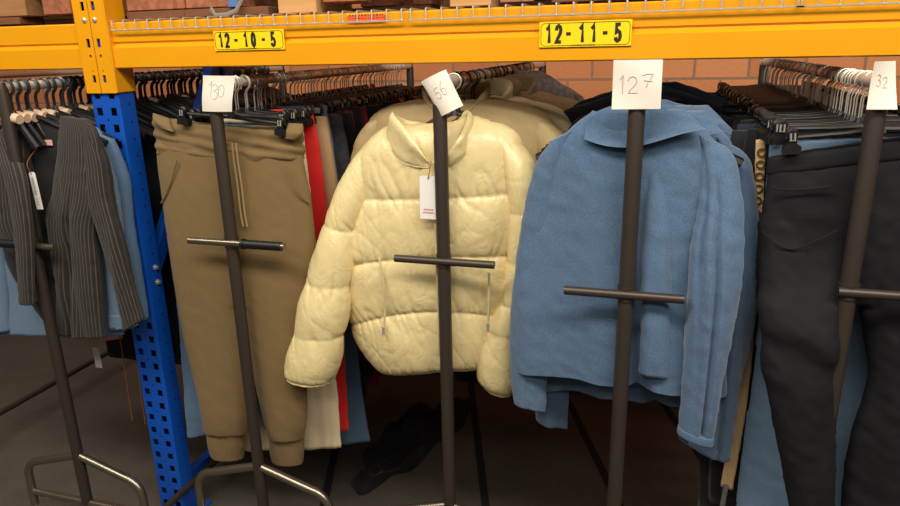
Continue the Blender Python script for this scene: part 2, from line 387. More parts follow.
def writing(text, xs, x0, z0, hw, hh, w, y0, y1):
    mb = MB()
    for ch, x in zip(text, xs):
        for st in STROKE[ch]: ribbon(mb, [(x0+x+a*hw, z0+b*hh) for a, b in st], w, y0, y1)
    return mb
def plate(label, pxl, pxr, pyt, pyb, text, fx):
    a, b = at(pxl, pyb, YB-0.004), at(pxr, pyb, YB-0.004); c = at(pxr, pyt, YB-0.004)
    w, h = b[0]-a[0], c[2]-b[2]; z0 = (a[2]+b[2])/2
    p = thing('location_plate', label, 'sign', (a[0], YB-0.001, z0))
    MB().box((0, -0.0025, 0), (w, 0.0, h), 0.001).build('plate_board', m_plate, p)
    e = 0.004; r = 0.008; pts = []
    for (cx, cz, q0) in ((w-e-r, h-e-r, 0), (e+r, h-e-r, 90), (e+r, e+r, 180), (w-e-r, e+r, 270)):
        for q in (0, 30, 60, 90): pts.append((cx+r*math.cos(math.radians(q0+q)), cz+r*math.sin(math.radians(q0+q))))
    rim = MB(); ribbon(rim, pts+[pts[0]], 0.0012, -0.0030, -0.0024); rim.build('border_line', m_ink, p, smooth=False)
    sm = MB(); xx = w*0.36
    while xx < w*0.62: ribbon(sm, [(xx, 0.0045), (xx+0.0022, 0.0045)], 0.0026, -0.0031, -0.0024); xx += 0.0036
    sm.build('small_print', m_ink, p, smooth=False)
    writing(text, [f*w for f in fx], 0, h*0.19, h*0.36, h*0.66, h*0.125, -0.0034, -0.0024).build('lettering', m_ink, p, smooth=False)
plate('yellow number plate on the beam reading 12-10-5', 215, 285, 29.5, 50.5, '12-10-5', (0.07, 0.17, 0.295, 0.43, 0.545, 0.685, 0.82))
plate('yellow number plate on the beam reading 12-11-5', 539, 631, 20, 47, '12-11-5', (0.07, 0.185, 0.295, 0.435, 0.56, 0.69, 0.825))
a, b = at(347, 22, YB-0.002), at(384, 14.5, YB-0.002)
st = tag(MB().box((a[0], YB-0.0005, a[2]), (b[0], YB+0.0055, b[2])).build('warning_sticker', plain('sticker_orange', (232, 92, 34), 0.5), smooth=False), 'small orange-red sticker on the upper face of the yellow beam', 'sticker')
tx = MB(); xx = a[0]+0.006
while xx < b[0]-0.006:
    wd = random.uniform(0.003, 0.009); ribbon(tx, [(xx, a[2]+0.0145), (xx+wd, a[2]+0.0145)], 0.0035, YB-0.0012, YB-0.0004); ribbon(tx, [(xx, a[2]+0.0075), (xx+wd*0.8, a[2]+0.0075)], 0.002, YB-0.0012, YB-0.0004); xx += wd+0.003
tx.build('sticker_print', plain('sticker_ink', (120, 30, 16), 0.6), st, smooth=False)

# wire decks, lips hanging over the front of the beam ------------------------
ZD = BZ1+0.004
def wire_deck(label, px0, px1):
    x0, x1 = at(px0, 20, YB)[0], at(px1, 20, YB)[0]; d = thing('wire_deck', label, 'wire deck', (x0, YB, ZD)); w = x1-x0
    n = max(2, round(w/0.0385)); mb = MB()
    for i in range(n+1):
        x = w*i/n; mb.tube([(x, 0.60, 0), (x, 0.0, 0), (x, -0.003, -0.001), (x, -0.0035, -0.006), (x, -0.0035, -0.027)], 0.0021, 6)
    mb.build('long_wires', m_zinc, d)
    mb = MB(); mb.tube([(-0.004, -0.0065, -0.026), (w+0.004, -0.0065, -0.026)], 0.0023, 6)
    for j in range(1, 6): mb.tube([(-0.004, 0.1*j, -0.004), (w+0.004, 0.1*j, -0.004)], 0.0023, 6)
    mb.build('cross_wires', m_zinc, d)
wire_deck('galvanised wire deck over the beam, the one above the 12-10-5 plate', 112, 402)
wire_deck('galvanised wire deck over the beam, the one above the 12-11-5 plate', 411, 800)
wire_deck('galvanised wire deck over the far end of the beam past the pale card 32', 796, 1020)

# pallets and a carton standing on the decks ---------------------------------
wd1 = mat_wood('pallet_wood', (176, 128, 78), (120, 80, 46)); wd2 = mat_wood('pallet_wood_brown', (128, 82, 48), (84, 52, 30))
wd3 = mat_wood('pallet_wood_pale', (205, 164, 106), (160, 116, 66)); chip = mat_wood('pallet_chipboard', (170, 104, 70), (122, 72, 48), chips=True)
chip2 = mat_wood('pallet_chipboard_grey', (150, 132, 116), (110, 92, 78), chips=True)
def pallet(label, x0, x1, blocks, boards, z0=None, depth=0.56):
    z0 = ZD+0.0025 if z0 is None else z0
    p = thing('pallet', label, 'pallet', (x0, YB+0.05, z0)); w = x1-x0
    bz = 0.022
    for (a, b, m) in boards: MB().box((a-x0, 0.0, 0.0), (b-x0, 0.09, bz-0.001), 0.002).build('bottom_board', m, p)
    for y in (0.24, 0.46): MB().box((0, y, 0.0), (w, y+0.09, bz-0.001), 0.002).build('bottom_board', wd2, p)
    for (a, b, m) in blocks:
        for y in (0.004, 0.24, 0.46): MB().box((a-x0, y, bz), (b-x0, y+0.085, bz+0.09), 0.003).build('block', m, p)
    for i in range(3): MB().box((0, 0.23*i-0.002, bz+0.091), (w, 0.23*i+0.09, bz+0.11), 0.002).build('deck_board', wd1, p)
    for i in range(9):
        a = w*i/9; MB().box((a+0.01, -0.004, bz+0.111), (a+w/9-0.012, depth, bz+0.13), 0.002).build('top_board', wd1 if i % 2 else wd2, p)
    return p
X = lambda px, py=8: at(px, py, YB+0.06)[0]
pallet('wooden pallet with reddish chipboard blocks above the 12-10-5 plate', X(114), X(402),
       [(X(128), X(186), chip), (X(187), X(240), chip), (X(324), X(360), chip), (X(381), X(403), chip)], [(X(128), X(186), wd2), (X(186), X(270), wd2)])
pallet('grey and red block pallet above the 12-11-5 plate', X(424), X(700), [(X(425), X(452), chip), (X(515), X(552), chip2), (X(640), X(700), chip2)], [(X(451), X(492), wd3), (X(552), X(700), wd2)])
pallet('pale wooden pallet above the short left beam', X(-190), X(73), [(X(-190), X(-120), wd1), (X(-45), X(27), wd1), (X(44), X(72), chip)], [(X(-190), X(20), wd2)])
pallet('wooden pallet at the far end of the long beam, mostly out of view', X(730), X(1010), [(X(730), X(780), wd2), (X(930), X(1010), wd2)], [(X(730), X(1010), wd2)])
ct = thing('carton', 'small tan cardboard carton between the red pallet blocks on the deck', 'carton', (X(281), YB+0.045, ZD+0.0025))
cw = X(319)-X(281)
m_ctn = mat_wood('cardboard', (206, 160, 104), (180, 134, 82), (3, 3, 90))
MB().box((0, 0, 0), (cw, 0.22, 0.15), 0.002).build('carton_body', m_ctn, ct)
MB().box((-0.001, -0.0012, 0.052), (cw*0.62, 0.0, 0.0535)).build('carton_flap_edge', plain('card_edge', (120, 82, 46), 0.9), ct, smooth=False)
MB().box((cw*0.02, -0.0015, 0.15), (cw*0.98, 0.22, 0.1515)).build('carton_lid', m_ctn, ct, smooth=False)
sp = thing('strap_bundle', 'short loop of blue and grey plastic strapping dangling at the pallet above plate 12-10-5', 'strapping', (X(238), YB+0.043, ZD+0.003))
MB().prism([(-0.018, 0.022), (0.012, 0.022), (0.020, 0.11), (-0.002, 0.11)], 'y', 0, 0.0015).build('blue_strap', plain('strap_blue', (78, 116, 172), 0.5), sp, smooth=False)
q = MB(); q.tube([(-0.07, -0.004, 0.02), (-0.055, -0.008, 0.002), (-0.02, -0.01, 0.002), (0.01, -0.008, 0.012), (0.035, -0.003, 0.05), (0.05, -0.001, 0.1)], 0.006, 8, flat=0.25, up=(0, 1, 0)); q.build('grey_strap', plain('strap_grey', (120, 112, 100), 0.5), sp)
# ================================================================ clothes racks
m_pole = plain('rack_metal', (74, 64, 56), 0.42, 0.55, var=0.06)
m_steel = plain('rack_steel', (148, 136, 118), 0.30, 0.9, var=0.05)
m_blk = plain('black_plastic', (20, 19, 19), 0.45, var=0.05)
m_rail = plain('chrome_rail', (214, 208, 198), 0.40, 0.55)
RZ = 1.455
def clothes_rack(label, X, Y0, L, rz=0.0, bar_z=1.04, bw=(0.125, 0.125), metal=None, sleeves=False, arm=0.33, base=True):
    """single rail rack: end posts with a cross bar, a sloping arched foot under each, a base tube and castors"""
    r = thing('clothes_rack', label, 'clothes rack', (X, Y0, 0), rz); mp = m_pole
    for y, nm in ((0, 'post'), (L, 'post')):
        MB().tube([(0, y, 0.155), (0, y, RZ-0.012), (0, y, RZ+0.012)], [0.0165, 0.0165, 0.012], 18).build(nm, mp, r)
        ft = MB()
        for s in (-1, 1):
            pts = [(0, y, arm)] + [(s*0.17, y, arm-0.052)]
            for q in range(1, 7):
                k = math.radians(15*q); pts.append((s*(0.17+0.055*math.sin(k)), y, arm-0.052-0.010*q/6-0.05*(1-math.cos(k))))
            pts.append((s*0.228, y, 0.105)); ft.tube(pts, 0.0125, 14)
        ft.tube([(-0.228, y, 0.155), (0.228, y, 0.155)], 0.0115, 14)
        ft.build('foot', m_steel, r)
        for s in (-1, 1):
            c = MB().lathe([(0.008, 0.062), (0.008, 0.105), (0.010, 0.108)], (s*0.228, y, 0), 'z', 10).box((s*0.228-0.016, y-0.012, 0.03), (s*0.228-0.012, y+0.02, 0.066)).box((s*0.228+0.012, y-0.012, 0.03), (s*0.228+0.016, y+0.02, 0.066)).box((s*0.228-0.016, y-0.012, 0.062), (s*0.228+0.016, y+0.02, 0.066)).build('castor', m_zinc, r)
            MB().lathe([(0.012, -0.011), (0.0245, -0.011), (0.026, -0.008), (0.026, 0.008), (0.0245, 0.011), (0.012, 0.011)], (s*0.228, y+0.006, 0.0262), 'x', 20).build('wheel', m_blk, c)
    MB().tube([(0, -0.0, RZ), (0, L, RZ)], 0.0125, 16).build('hanging_rail', m_rail, r)
    if base: MB().tube([(0.228, 0, 0.12), (0.228, L, 0.12)], 0.012, 12).build('base_tube', m_pole, r)
    yb = -0.014
    MB().tube([(-bw[0], yb, bar_z), (bw[1], yb, bar_z)], 0.0095, 14).build('cross_bar', m_steel if sleeves else mp, r)
    if sleeves:
        for a, b in sleeves:
            MB().tube([(a, yb, bar_z), (b, yb, bar_z)], 0.0122, 14).build('bar_sleeve', m_blk, r)
            MB().tube([(min(a, b, key=abs)-0.004, yb, bar_z), (min(a, b, key=abs)+0.004, yb, bar_z)], 0.0145, 14).build('bar_ring', m_blk, r)
    MB().lathe([(0.019, 0.0), (0.019, 0.03)], (0, 0, bar_z-0.015), 'z', 16).build('bar_collar', mp, r)
    return r
RK = [(-1.676, 1.43), (-1.070, 1.50), (-0.475, 1.50), (-0.037, 1.38), (0.372, 1.38)]
LEN = 1.45
clothes_rack('dark metal clothes rack carrying the striped cardigan', *RK[0], LEN, 0.0, 1.02, (0.13, 0.090), sleeves=[(-0.125, -0.035)])
clothes_rack('dark metal clothes rack with card 130 carrying the olive joggers', *RK[1], LEN, 0.0, 1.045, (0.124, 0.168), sleeves=[(0.045, 0.158)], arm=0.35, base=False)
clothes_rack('dark metal clothes rack with tilted card 56 carrying the cream puffer jacket', *RK[2], LEN, 0.0, 1.035, (0.122, 0.13), base=False)
clothes_rack('dark metal clothes rack with card 127 carrying the blue overshirts', *RK[3], LEN, 0.0, 1.03, (0.128, 0.115), base=False)
clothes_rack('dark metal clothes rack with card 32 carrying the navy trousers', *RK[4], LEN, 0.0, 1.07, (0.02, 0.14), base=False)
clothes_rack('dark metal clothes rack mostly out of view, its base tube on the floor far left', -2.76, 1.5, LEN)

# paper cards taped over the post tops ---------------------------------------
m_card = plain('card_paper', (238, 226, 208), 0.7, var=0.03); m_pencil = plain('pencil', (176, 162, 148), 0.9)
def card(label, pxc, Yc, text, curl, dz=0.0):
    """pxc: the four corners in the photograph, from top left clockwise"""
    P = [at(*p, Yc) for p in pxc]; c = sum(P)/4; P = [q-c for q in P]
    o = thing('number_card', label, 'card', tuple(c)); n = 13; mb = MB()
    def pt(u, v, y): q = (P[0]*(1-u)+P[1]*u)*v + (P[3]*(1-u)+P[2]*u)*(1-v); return (q[0], y + curl(u, v), q[2])
    for y in (0, 0.0008):
        for i in range(n):
            for j in range(n): mb.v.append(pt(i/(n-1), j/(n-1), y))
    for i in range(n-1):
        for j in range(n-1):
            a = i*n+j; mb.f.append((a, a+1, a+n+1, a+n)); b = n*n+a; mb.f.append((b, b+n, b+n+1, b+1))
    edge = [i*n for i in range(n)] + [(n-1)*n+j for j in range(1, n)] + [i*n+n-1 for i in range(n-2, -1, -1)] + [j for j in range(n-2, 0, -1)]
    for a, b in zip(edge, edge[1:]+edge[:1]): mb.f.append((a, b, n*n+b, n*n+a))
    mb.build('card_sheet', m_card, o, angle=60)
    w = MB()
    for ch, (u0, v0, su, sv) in text:
        for stn in STROKE[ch]:
            dense = []
            for (a, b), (c_, d) in zip(stn, stn[1:]):
                for q in range(4): dense.append((a+(c_-a)*q/4, b+(d-b)*q/4))
            dense.append(stn[-1])
            w.tube([pt(u0+a*su, v0+b*sv, -0.0004) for a, b in dense], 0.00055, 5)
    w.build('pencilled_number', m_pencil, o)
    return o
card('square white card pencilled 130 taped to the post before the olive joggers', [(200.5, 75.5), (232.5, 76), (230, 112), (200.5, 111.5)], RK[1][1]-0.022,
     [('1', (0.22, 0.42, 0.3, 0.42)), ('3', (0.34, 0.34, 0.42, 0.44)), ('0', (0.56, 0.40, 0.36, 0.36))], lambda u, v: 0.008*(2*abs(u-.5))**2 - 0.002*math.sin(5*v))
card('tilted white card pencilled 56 taped to the post before the puffer jacket', [(419.5, 82), (444.5, 69.5), (462, 106), (440, 117)], RK[2][1]-0.024,
     [('5', (0.28, 0.40, 0.34, 0.30)), ('6', (0.52, 0.44, 0.34, 0.36))], lambda u, v: 0.010*(2*abs(u-.5))**2)
card('flat square white card pencilled 127 taped to the post before the blue overshirts', [(613.5, 60), (663, 59.5), (660.5, 109), (611.5, 109.5)], RK[3][1]-0.022,
     [('1', (0.12, 0.32, 0.22, 0.38)), ('2', (0.30, 0.32, 0.36, 0.36)), ('7', (0.60, 0.44, 0.36, 0.28))], lambda u, v: 0.002*math.sin(4*v+3*u) + 0.003*(2*abs(u-.5))**2)
card('curled white card pencilled 32 taped to the post before the navy trousers', [(874, 61.5), (898.5, 61), (897.5, 109.5), (866.5, 109.5)], RK[4][1]-0.026,
     [('3', (0.22, 0.48, 0.3, 0.26)), ('2', (0.46, 0.44, 0.34, 0.24))], lambda u, v: 0.010*v*(u-.3)*2 + 0.004*math.sin(3*v))
# ================================================================ garments: shared builders
def loc_px(p, Yg, root):
    q = at(p[0], p[1], Yg); return q[0]-root[0], q[2]-root[2]
def rows_px(rows, Yg, root):
    out = []
    for r in rows:
        (xl, zl), (xr, zr) = loc_px(r[0], Yg+r[2], root), loc_px(r[1], Yg+r[2], root)
        out.append([xl, zl, xr, zr, r[2], r[3], r[4] if len(r) > 4 else 0.0])
    return out
def soft(seed, amp=0.006, fx=14.0, fz=2.5, fine=0.0015, grow=True):
    """hanging folds: long vertical waves that widen downward, plus small creases"""
    def d(a, t, s, x, z):
        w = vn(x*0.6, z*1.5, 0, seed+5)*0.05
        g = (0.35+0.9*t) if grow else 1.0
        return amp*g*fbm((x+w)*fx, z*fz, s*3.0, seed, 2) + fine*fbm(x*45+z*18, z*40, s*2.0, seed+9, 2)
    return d
def puff(seams, amp, seed, nrow, crease=0.0045):
    sm = sorted(seams)
    def d(a, t, s, x, z):
        r = t*(nrow-1); f = np.zeros_like(r)
        for lo, hi in zip(sm, sm[1:]):
            m = (r >= lo) & (r <= hi); q = np.clip((r-lo)/(hi-lo), 0, 1)
            f = np.where(m, np.power(np.clip(np.sin(np.pi*q), 0, 1), 0.27), f)
        w = 0.02*vn(x*9, z*9, s*2, seed+2)
        rid = lambda u, v, k: np.power(np.clip(1-np.abs(vn(u, v, s*2, seed+k))*2.6, 0, 1), 2)      # thin sharp creases
        near = rid((x+w)*55+z*6, z*9+x*5, 0)*np.clip(1.15-f, 0.0, 1)*(f > 0.02)                      # gathers at the seams
        diag = rid(x*19+z*15+w*40, z*9-x*4, 11)*f*0.8 + rid(x*20-z*14+w*30, z*8+x*5, 23)*f*0.7
        return amp*f - crease*(1.9*near + 0.40*diag) + 0.0035*vn(x*9+z*4, z*9, s*2, seed+31)*f
    return d
def band(mb, base, top, th, n=56, k=7, bulge=0.0, roll=0.3):
    """a standing strip (collar, waistband): closed shell between a base curve and a top curve, each a list of x, y, z"""
    B, _ = catmull(base, n); T, _ = catmull(top, n); tg = np.gradient((B+T)/2, axis=0); tg /= np.linalg.norm(tg, axis=1, keepdims=True)+1e-9
    up = T-B; N = np.cross(tg, up); N /= np.linalg.norm(N, axis=1, keepdims=True)+1e-9
    v = []; m = 2*k
    for i in range(n):
        for j in range(m):
            q = j if j < k else m-1-j; q = q/(k-1); sg = 1 if j < k else -1
            w = th*math.sqrt(max(0.0, 1-abs(2*q-1)**3))
            e = min(1.0, 0.2+6*min(i, n-1-i)/n)
            v.append(B[i]*(1-q)+T[i]*q + N[i]*(sg*w*e + bulge*math.sin(math.pi*q)))
    f = []
    for i in range(n-1):
        for j in range(m): f.append((i*m+j, i*m+(j+1) % m, (i+1)*m+(j+1) % m, (i+1)*m+j))
    f.append(tuple(range(m-1, -1, -1))); f.append(tuple((n-1)*m+j for j in range(m)))
    mb.add(v, f); return mb
def cord(mb, pts, r, n=6):
    K, _ = catmull(pts, max(8, len(pts)*6)); return mb.tube(list(K), r, n)

# ---------------------------------------------------------------- hangers
def hook(mb, r=0.0016, R=0.0185, bottom=-0.082, n=6, flat=1.0):
    pts = []; c = -0.0035
    for q in range(200, -75, -18): a = math.radians(q); pts.append((R*math.cos(a), 0, c+R*math.sin(a)))
    pts += [(0.003, 0, -0.026), (0.0, 0, -0.034), (0, 0, bottom)]
    return mb.tube(pts, r, n, flat=flat, up=(0, 1, 0))
m_wire = plain('hook_wire', (196, 186, 170), 0.42, 0.55)
def clip_hanger_proto(hw=0.165, droop=0.0):
    o = thing('clip_hanger', '', 'hanger')
    hook(MB()).build('hook', m_wire, o)
    b = MB(); b.tube([(-hw-0.012, 0, -0.090), (-hw*0.4, 0, -0.088), (0, 0, -0.084), (hw*0.4, 0, -0.088), (hw+0.012, 0, -0.090)], [0.0045, 0.005, 0.0075, 0.005, 0.0045], 8)
    b.tube([(0, 0, -0.070), (0, 0, -0.090)], [0.005, 0.012], 8); b.build('hanger_bar', m_blk, o)
    for s in (-1, 1):
        x = s*hw; c = MB()
        for y0, y1 in ((-0.0105, -0.0045), (0.0045, 0.0105)):
            c.prism([(x-0.007, -0.076), (x+0.007, -0.076), (x+0.009, -0.100), (x+0.0175, -0.106), (x+0.0175, -0.119), (x-0.0175, -0.119), (x-0.0175, -0.106), (x-0.009, -0.100)], 'y', y0, y1)
        c.lathe([(0.008, -0.010), (0.012, -0.006), (0.012, 0.006), (0.008, 0.010)], (x, 0, -0.082), 'y', 12)
        k = c.build('clip', m_blk, o)
        MB().tube([(x-0.004, -0.012, -0.080), (x-0.004, -0.0125, -0.094), (x+0.004, -0.0125, -0.094), (x+0.004, -0.012, -0.080)], 0.0022, 6).build('clip_spring', m_zinc, k)
    return o
def coat_hanger_proto(hw=0.20, r=0.0062, mat=None, plate=None, wide=True, hook_r=0.0017, hook_flat=1.0, hook_m=None):
    o = thing('coat_hanger', '', 'hanger'); mt = mat or m_blk
    hook(MB(), hook_r, flat=hook_flat).build('hook', hook_m or m_wire, o)
    pts = []
    for q in range(-10, 11):
        u = q/10; pts.append((u*hw, 0.016*abs(u)**2, -0.078-0.085*abs(u)**1.35))
    rr = [r*(0.9+1.1*abs(q/10)) if wide else r for q in range(-10, 11)]
    b = MB(); b.tube(pts, rr, 8, up=(0, 1, 0)); b.tube([(0, 0, -0.062), (0, 0, -0.085)], [0.006, 0.013], 8); b.build('hanger_arms', mt, o)
    if plate: MB().tube([(-0.030, -0.0065, -0.086), (0.0, -0.0075, -0.081), (0.030, -0.0065, -0.086)], [0.013, 0.0155, 0.013], 10, up=(0, 0, 1)).build('neck_plate', plate, o)
    return o
HPROTO = {}
def hang_hanger(kind, x, y, label, group=None, rz=0.0, dz=0.0):
    if kind not in HPROTO:
        HPROTO[kind] = {'clip': lambda: clip_hanger_proto(0.165), 'coat': lambda: coat_hanger_proto(0.205), 'slim': lambda: coat_hanger_proto(0.19, 0.0045, wide=False),
                        'short': lambda: coat_hanger_proto(0.135, 0.0070),
                        'thick_short': lambda: coat_hanger_proto(0.042, 0.0060, plate=plain('neck_plate_pale', (222, 190, 156), 0.5), hook_r=0.0046, hook_m=plain('hook_plastic', (44, 42, 40), 0.3)),
                        'narrow': lambda: coat_hanger_proto(0.12, 0.0045, wide=False, hook_r=.0022, hook_m=m_blk),
                        'pale': lambda: coat_hanger_proto(0.20, 0.0062, plate=plain('neck_plate_pale', (222, 190, 156), 0.5), hook_r=0.0034, hook_flat=1.0, hook_m=m_blk),
                        'thick': lambda: coat_hanger_proto(0.20, 0.0062, hook_r=0.0046, hook_m=plain('hook_plastic', (44, 42, 40), 0.3))}[kind]()
        o = HPROTO[kind]
    else: o = copy_tree(HPROTO[kind])
    o.location = (x, y, RZ+0.0005+dz); o.rotation_euler = (0, 0, rz); o['label'] = label
    if 'group' in o: del o['group']
    if group: o['group'] = group
    return o

# ---------------------------------------------------------------- cloth colours
c_olive = cloth('olive_jersey', (122, 98, 60), 0.9, 0.06, 500, 0.12, 0.1)
c_puffer = cloth('cream_nylon', (232, 210, 152), 0.34, 0.03, 300, 0.26, 0.0, wrinkle=0.30, spec=0.55)
c_beige = cloth('beige_nylon', (168, 145, 102), 0.5, 0.04, 300, 0.20, 0.0, wrinkle=0.2)
c_beige2 = cloth('pale_beige_nylon', (190, 174, 134), 0.5, 0.04, 300, 0.20, 0.0, wrinkle=0.2)
c_blue = cloth('blue_felt', (84, 108, 134), 0.95, 0.20, 330, 0.35, 0.25)
c_blue2 = cloth('blue_felt_deep', (80, 103, 128), 0.95, 0.20, 330, 0.35, 0.25)
c_navy = cloth('navy_stretch', (21, 18, 22), 0.80, 0.10, 500, 0.10, 0.0)
c_black = cloth('black_cloth', (20, 19, 21), 0.85, 0.15, 400, 0.15, 0.1)
c_black2 = cloth('soft_black_cloth', (32, 31, 33), 0.8, 0.15, 400, 0.15, 0.1)
c_ink = cloth('ink_blue_cloth', (34, 42, 58), 0.85, 0.15, 400, 0.15, 0.1)
c_denim = cloth('light_denim', (104, 128, 150), 0.9, 0.16, 380, 0.25, 0.1)
c_denim2 = cloth('mid_denim', (88, 112, 138), 0.9, 0.18, 380, 0.25, 0.1)
c_slate = cloth('slate_blue_cloth', (76, 100, 124), 0.9, 0.10, 400, 0.15, 0.1)
c_red = cloth('red_cloth', (206, 34, 26), 0.8, 0.06, 400, 0.12, 0.1)
c_wine = cloth('wine_red_cloth', (112, 20, 34), 0.85, 0.1, 400, 0.12, 0.1)
c_cream = cloth('cream_cloth', (226, 202, 164), 0.85, 0.05, 300, 0.15, 0.1)
c_tan = cloth('tan_cloth', (168, 134, 94), 0.85, 0.08, 300, 0.15, 0.1)
c_rib = cloth('pinstripe_knit', (44, 40, 37), 0.9, 0.15, 400, 0.3, 0.1, stripes=((84, 74, 63), 0.0088, 0.22))
c_ribin = cloth('cardigan_lining', (34, 31, 29), 0.9, 0.15, 400, 0.2, 0.1)
c_cable = cloth('cable_knit', (240, 236, 230), 0.9, 0.10, 200, 0.9, 0.1, pattern='cable')
c_lilac = cloth('lilac_knit', (150, 150, 178), 0.9, 0.10, 200, 0.9, 0.1, pattern='cable')
c_leo = cloth('leopard_print', (178, 150, 105), 0.85, 0.1, 200, 0.2, 0.1, pattern='leopard')
m_clasp = plain('gold_metal', (200, 164, 92), 0.3, 0.9)
m_tag = plain('tag_card', (236, 230, 220), 0.6, var=0.02)
m_red_ink = plain('tag_ink_red', (196, 120, 110), 0.7)
m_grey_ink = plain('tag_ink_grey', (120, 114, 108), 0.7)
m_pink = cloth('pink_cloth', (222, 168, 172), 0.85, 0.05)
def swing_tag(parent, p, w, h, tilt=0.0, print_m=None, lines=((0.28, 0.5), (0.2, 0.6)), cord_to=None, bar=False):
    """a card tag with print and its cord; p: top centre in the garment's frame"""
    mb = MB(); hw = w/2; c, s = math.cos(tilt), math.sin(tilt)
    R = lambda x, z: (p[0]+x*c-z*s, p[2]+x*s+z*c)
    pl = [R(-hw+0.004, 0), R(-hw, -0.004), R(-hw, -h), R(hw, -h), R(hw, -0.004), R(hw-0.004, 0)]
    mb.prism(pl, 'y', p[1], p[1]+0.0012); t = mb.build('swing_tag', m_tag, parent, smooth=False)
    pm = MB()
    if bar:
        for i in range(14):
            z = -h*0.14-i*h*0.035; a, b = R(-hw*0.45, z), R(hw*0.25, z); pm_w = h*0.011*(1+(i*7 % 3)*0.5); ribbon(pm, [a, b], pm_w, p[1]-0.0004, p[1]+0.0003)
        for i in range(3):
            a, b = R(-hw*0.5, -h*(0.72+0.07*i)), R(hw*0.2, -h*(0.72+0.07*i)); ribbon(pm, [a, b], h*0.012, p[1]-0.0004, p[1]+0.0003)
    else:
        for (fz, fw) in lines:
            x = -hw*fw
            while x < hw*fw:
                q = min(w*0.07, hw*fw-x); a, b = R(x, -h*(1-fz)), R(x+q, -h*(1-fz)); ribbon(pm, [a, b], h*0.035, p[1]-0.0004, p[1]+0.0003); x += w*0.095
    if pm.v: pm.build('tag_print', print_m or m_grey_ink, t, smooth=False)
    if cord_to is not None:
        cm = MB(); q = R(0, -0.007); cord(cm, [(q[0], p[1]-0.001, q[1]), ((q[0]+cord_to[0])/2+0.004, p[1]-0.003, (q[1]+cord_to[2])/2), cord_to], 0.0011, 5); cm.build('tag_cord', plain('tag_cord', (140, 84, 44), 0.8), t)
    return t

# ================================================================ the olive joggers (front of the second rack)
YJ = 1.572; JR = (RK[1][0], YJ, RZ)
jog = thing('joggers', 'olive brown drawstring joggers clipped at the front of the rail behind card 130', 'trousers', JR)
R_ = lambda rows: rows_px(rows, YJ, JR)
mb = MB()
loft(mb, R_([((155, 134), (301, 141), 0, .022), ((157, 165), (305, 168), 0, .030), ((161, 195), (311, 198), 0, .036), ((166, 235), (315, 240), 0, .038),
             ((171, 270), (315, 275), 0, .038), ((176, 300), (313, 305), 0, .034)]), 96, 60, 3.2, soft(3, .0050, 15, 1.1, .0006), cap=True)
loft(mb, R_([((163, 205), (246, 210), 0, .033), ((168, 240), (248, 245), 0, .037), ((176, 290), (250, 295), 0, .040), ((184, 335), (253, 340), 0, .040),
             ((193, 375), (252, 380), 0, .040), ((202, 412), (250, 415), 0, .040), ((206, 430), (247, 432), 0, .034)]), 72, 80, 2.6, soft(13, .0085, 14, 1.4, .0008))
loft(mb, R_([((226, 205), (312, 210), .002, .033), ((229, 240), (315, 245), .002, .037), ((240, 290), (314, 298), .002, .040), ((250, 335), (311, 340), .002, .040),
             ((257, 375), (309, 380), .002, .040), ((266, 415), (307, 418), .002, .040), ((270, 434), (304, 437), .002, .034)]), 72, 80, 2.6, soft(23, .0085, 14, 1.4, .0008))
b = mb.build('trouser_legs', c_olive, jog, angle=180)
rm = b.modifiers.new('weld', 'REMESH'); rm.mode = 'VOXEL'; rm.voxel_size = 0.0042; rm.use_smooth_shade = True
sm = b.modifiers.new('soften', 'SMOOTH'); sm.factor = 0.5; sm.iterations = 6
# waistband: gathered and folded over at the clips
mb = MB(); wr = soft(31, .004, 20, 30, .002, False)
loft(mb, R_([((153, 116), (303, 126), .0, .010, -.012), ((153, 122), (304, 131), 0, .020, -.010), ((155, 136), (303, 144), 0, .027, -.008), ((157, 149), (305, 155), 0, .029, -.008), ((157, 153), (305, 159), 0, .024, -.008)]), 96, 26, 3.2,
     lambda a, t, s, x, z: wr(a, t, s, x, z) + 0.0032*np.sin(z*210+x*30)*np.sin(np.pi*t))
mb.build('waistband', c_olive, jog, angle=180)
for rr in (R_([((153, 113), (170, 119), -.010, .008), ((154, 120), (171, 125), -.024, .010), ((160, 127), (174, 132), -.030, .006)]), R_([((288, 123), (303, 124), -.008, .008), ((286, 131), (303, 133), -.024, .011), ((284, 138), (296, 140), -.028, .006)])):
    mb = MB(); loft(mb, rr, 28, 14, 2.2); mb.build('waist_fold', c_olive, jog, angle=180)
for rr in ([((205, 428), (247, 431), 0, .033), ((207, 432), (245, 435), 0, .030), ((209, 445), (244, 447), 0, .029), ((213, 456), (243, 458), 0, .026)],
           [((268, 432), (304, 435), .002, .033), ((270, 437), (303, 440), .002, .030), ((271, 450), (303, 453), .002, .029), ((273, 460), (302, 463), .002, .026)]):
    mb = MB(); loft(mb, R_(rr), 56, 22, 2.6, lambda a, t, s, x, z: 0.0016*np.sin(x*700)+0.001*vn(x*60, z*30, s)); mb.build('cuff', c_olive, jog, angle=180)
def surf_line(name, pts, Yg, root, yoff, r, m, parent):
    q = MB(); cord(q, [(*((lambda c: (c[0], yf, c[1]))(loc_px((p[0], p[1]), Yg+yf, root))),) for p, yf in ((p, p[2] if len(p) > 2 else yoff) for p in pts)], r, 6); return q.build(name, m, parent)
surf_line('pocket_edge', [(177, 160, -.036), (172, 178, -.033), (166, 194, -.026), (161, 203, -.014)], YJ, JR, -.038, .0022, c_olive, jog)
surf_line('pocket_edge', [(287, 166, -.036), (292, 182, -.035), (301, 196, -.028), (310, 203, -.014)], YJ, JR, -.038, .0022, c_olive, jog)
q = MB(); pp = [(232, 143), (234, 160), (238, 185), (241, 210), (244, 226)]
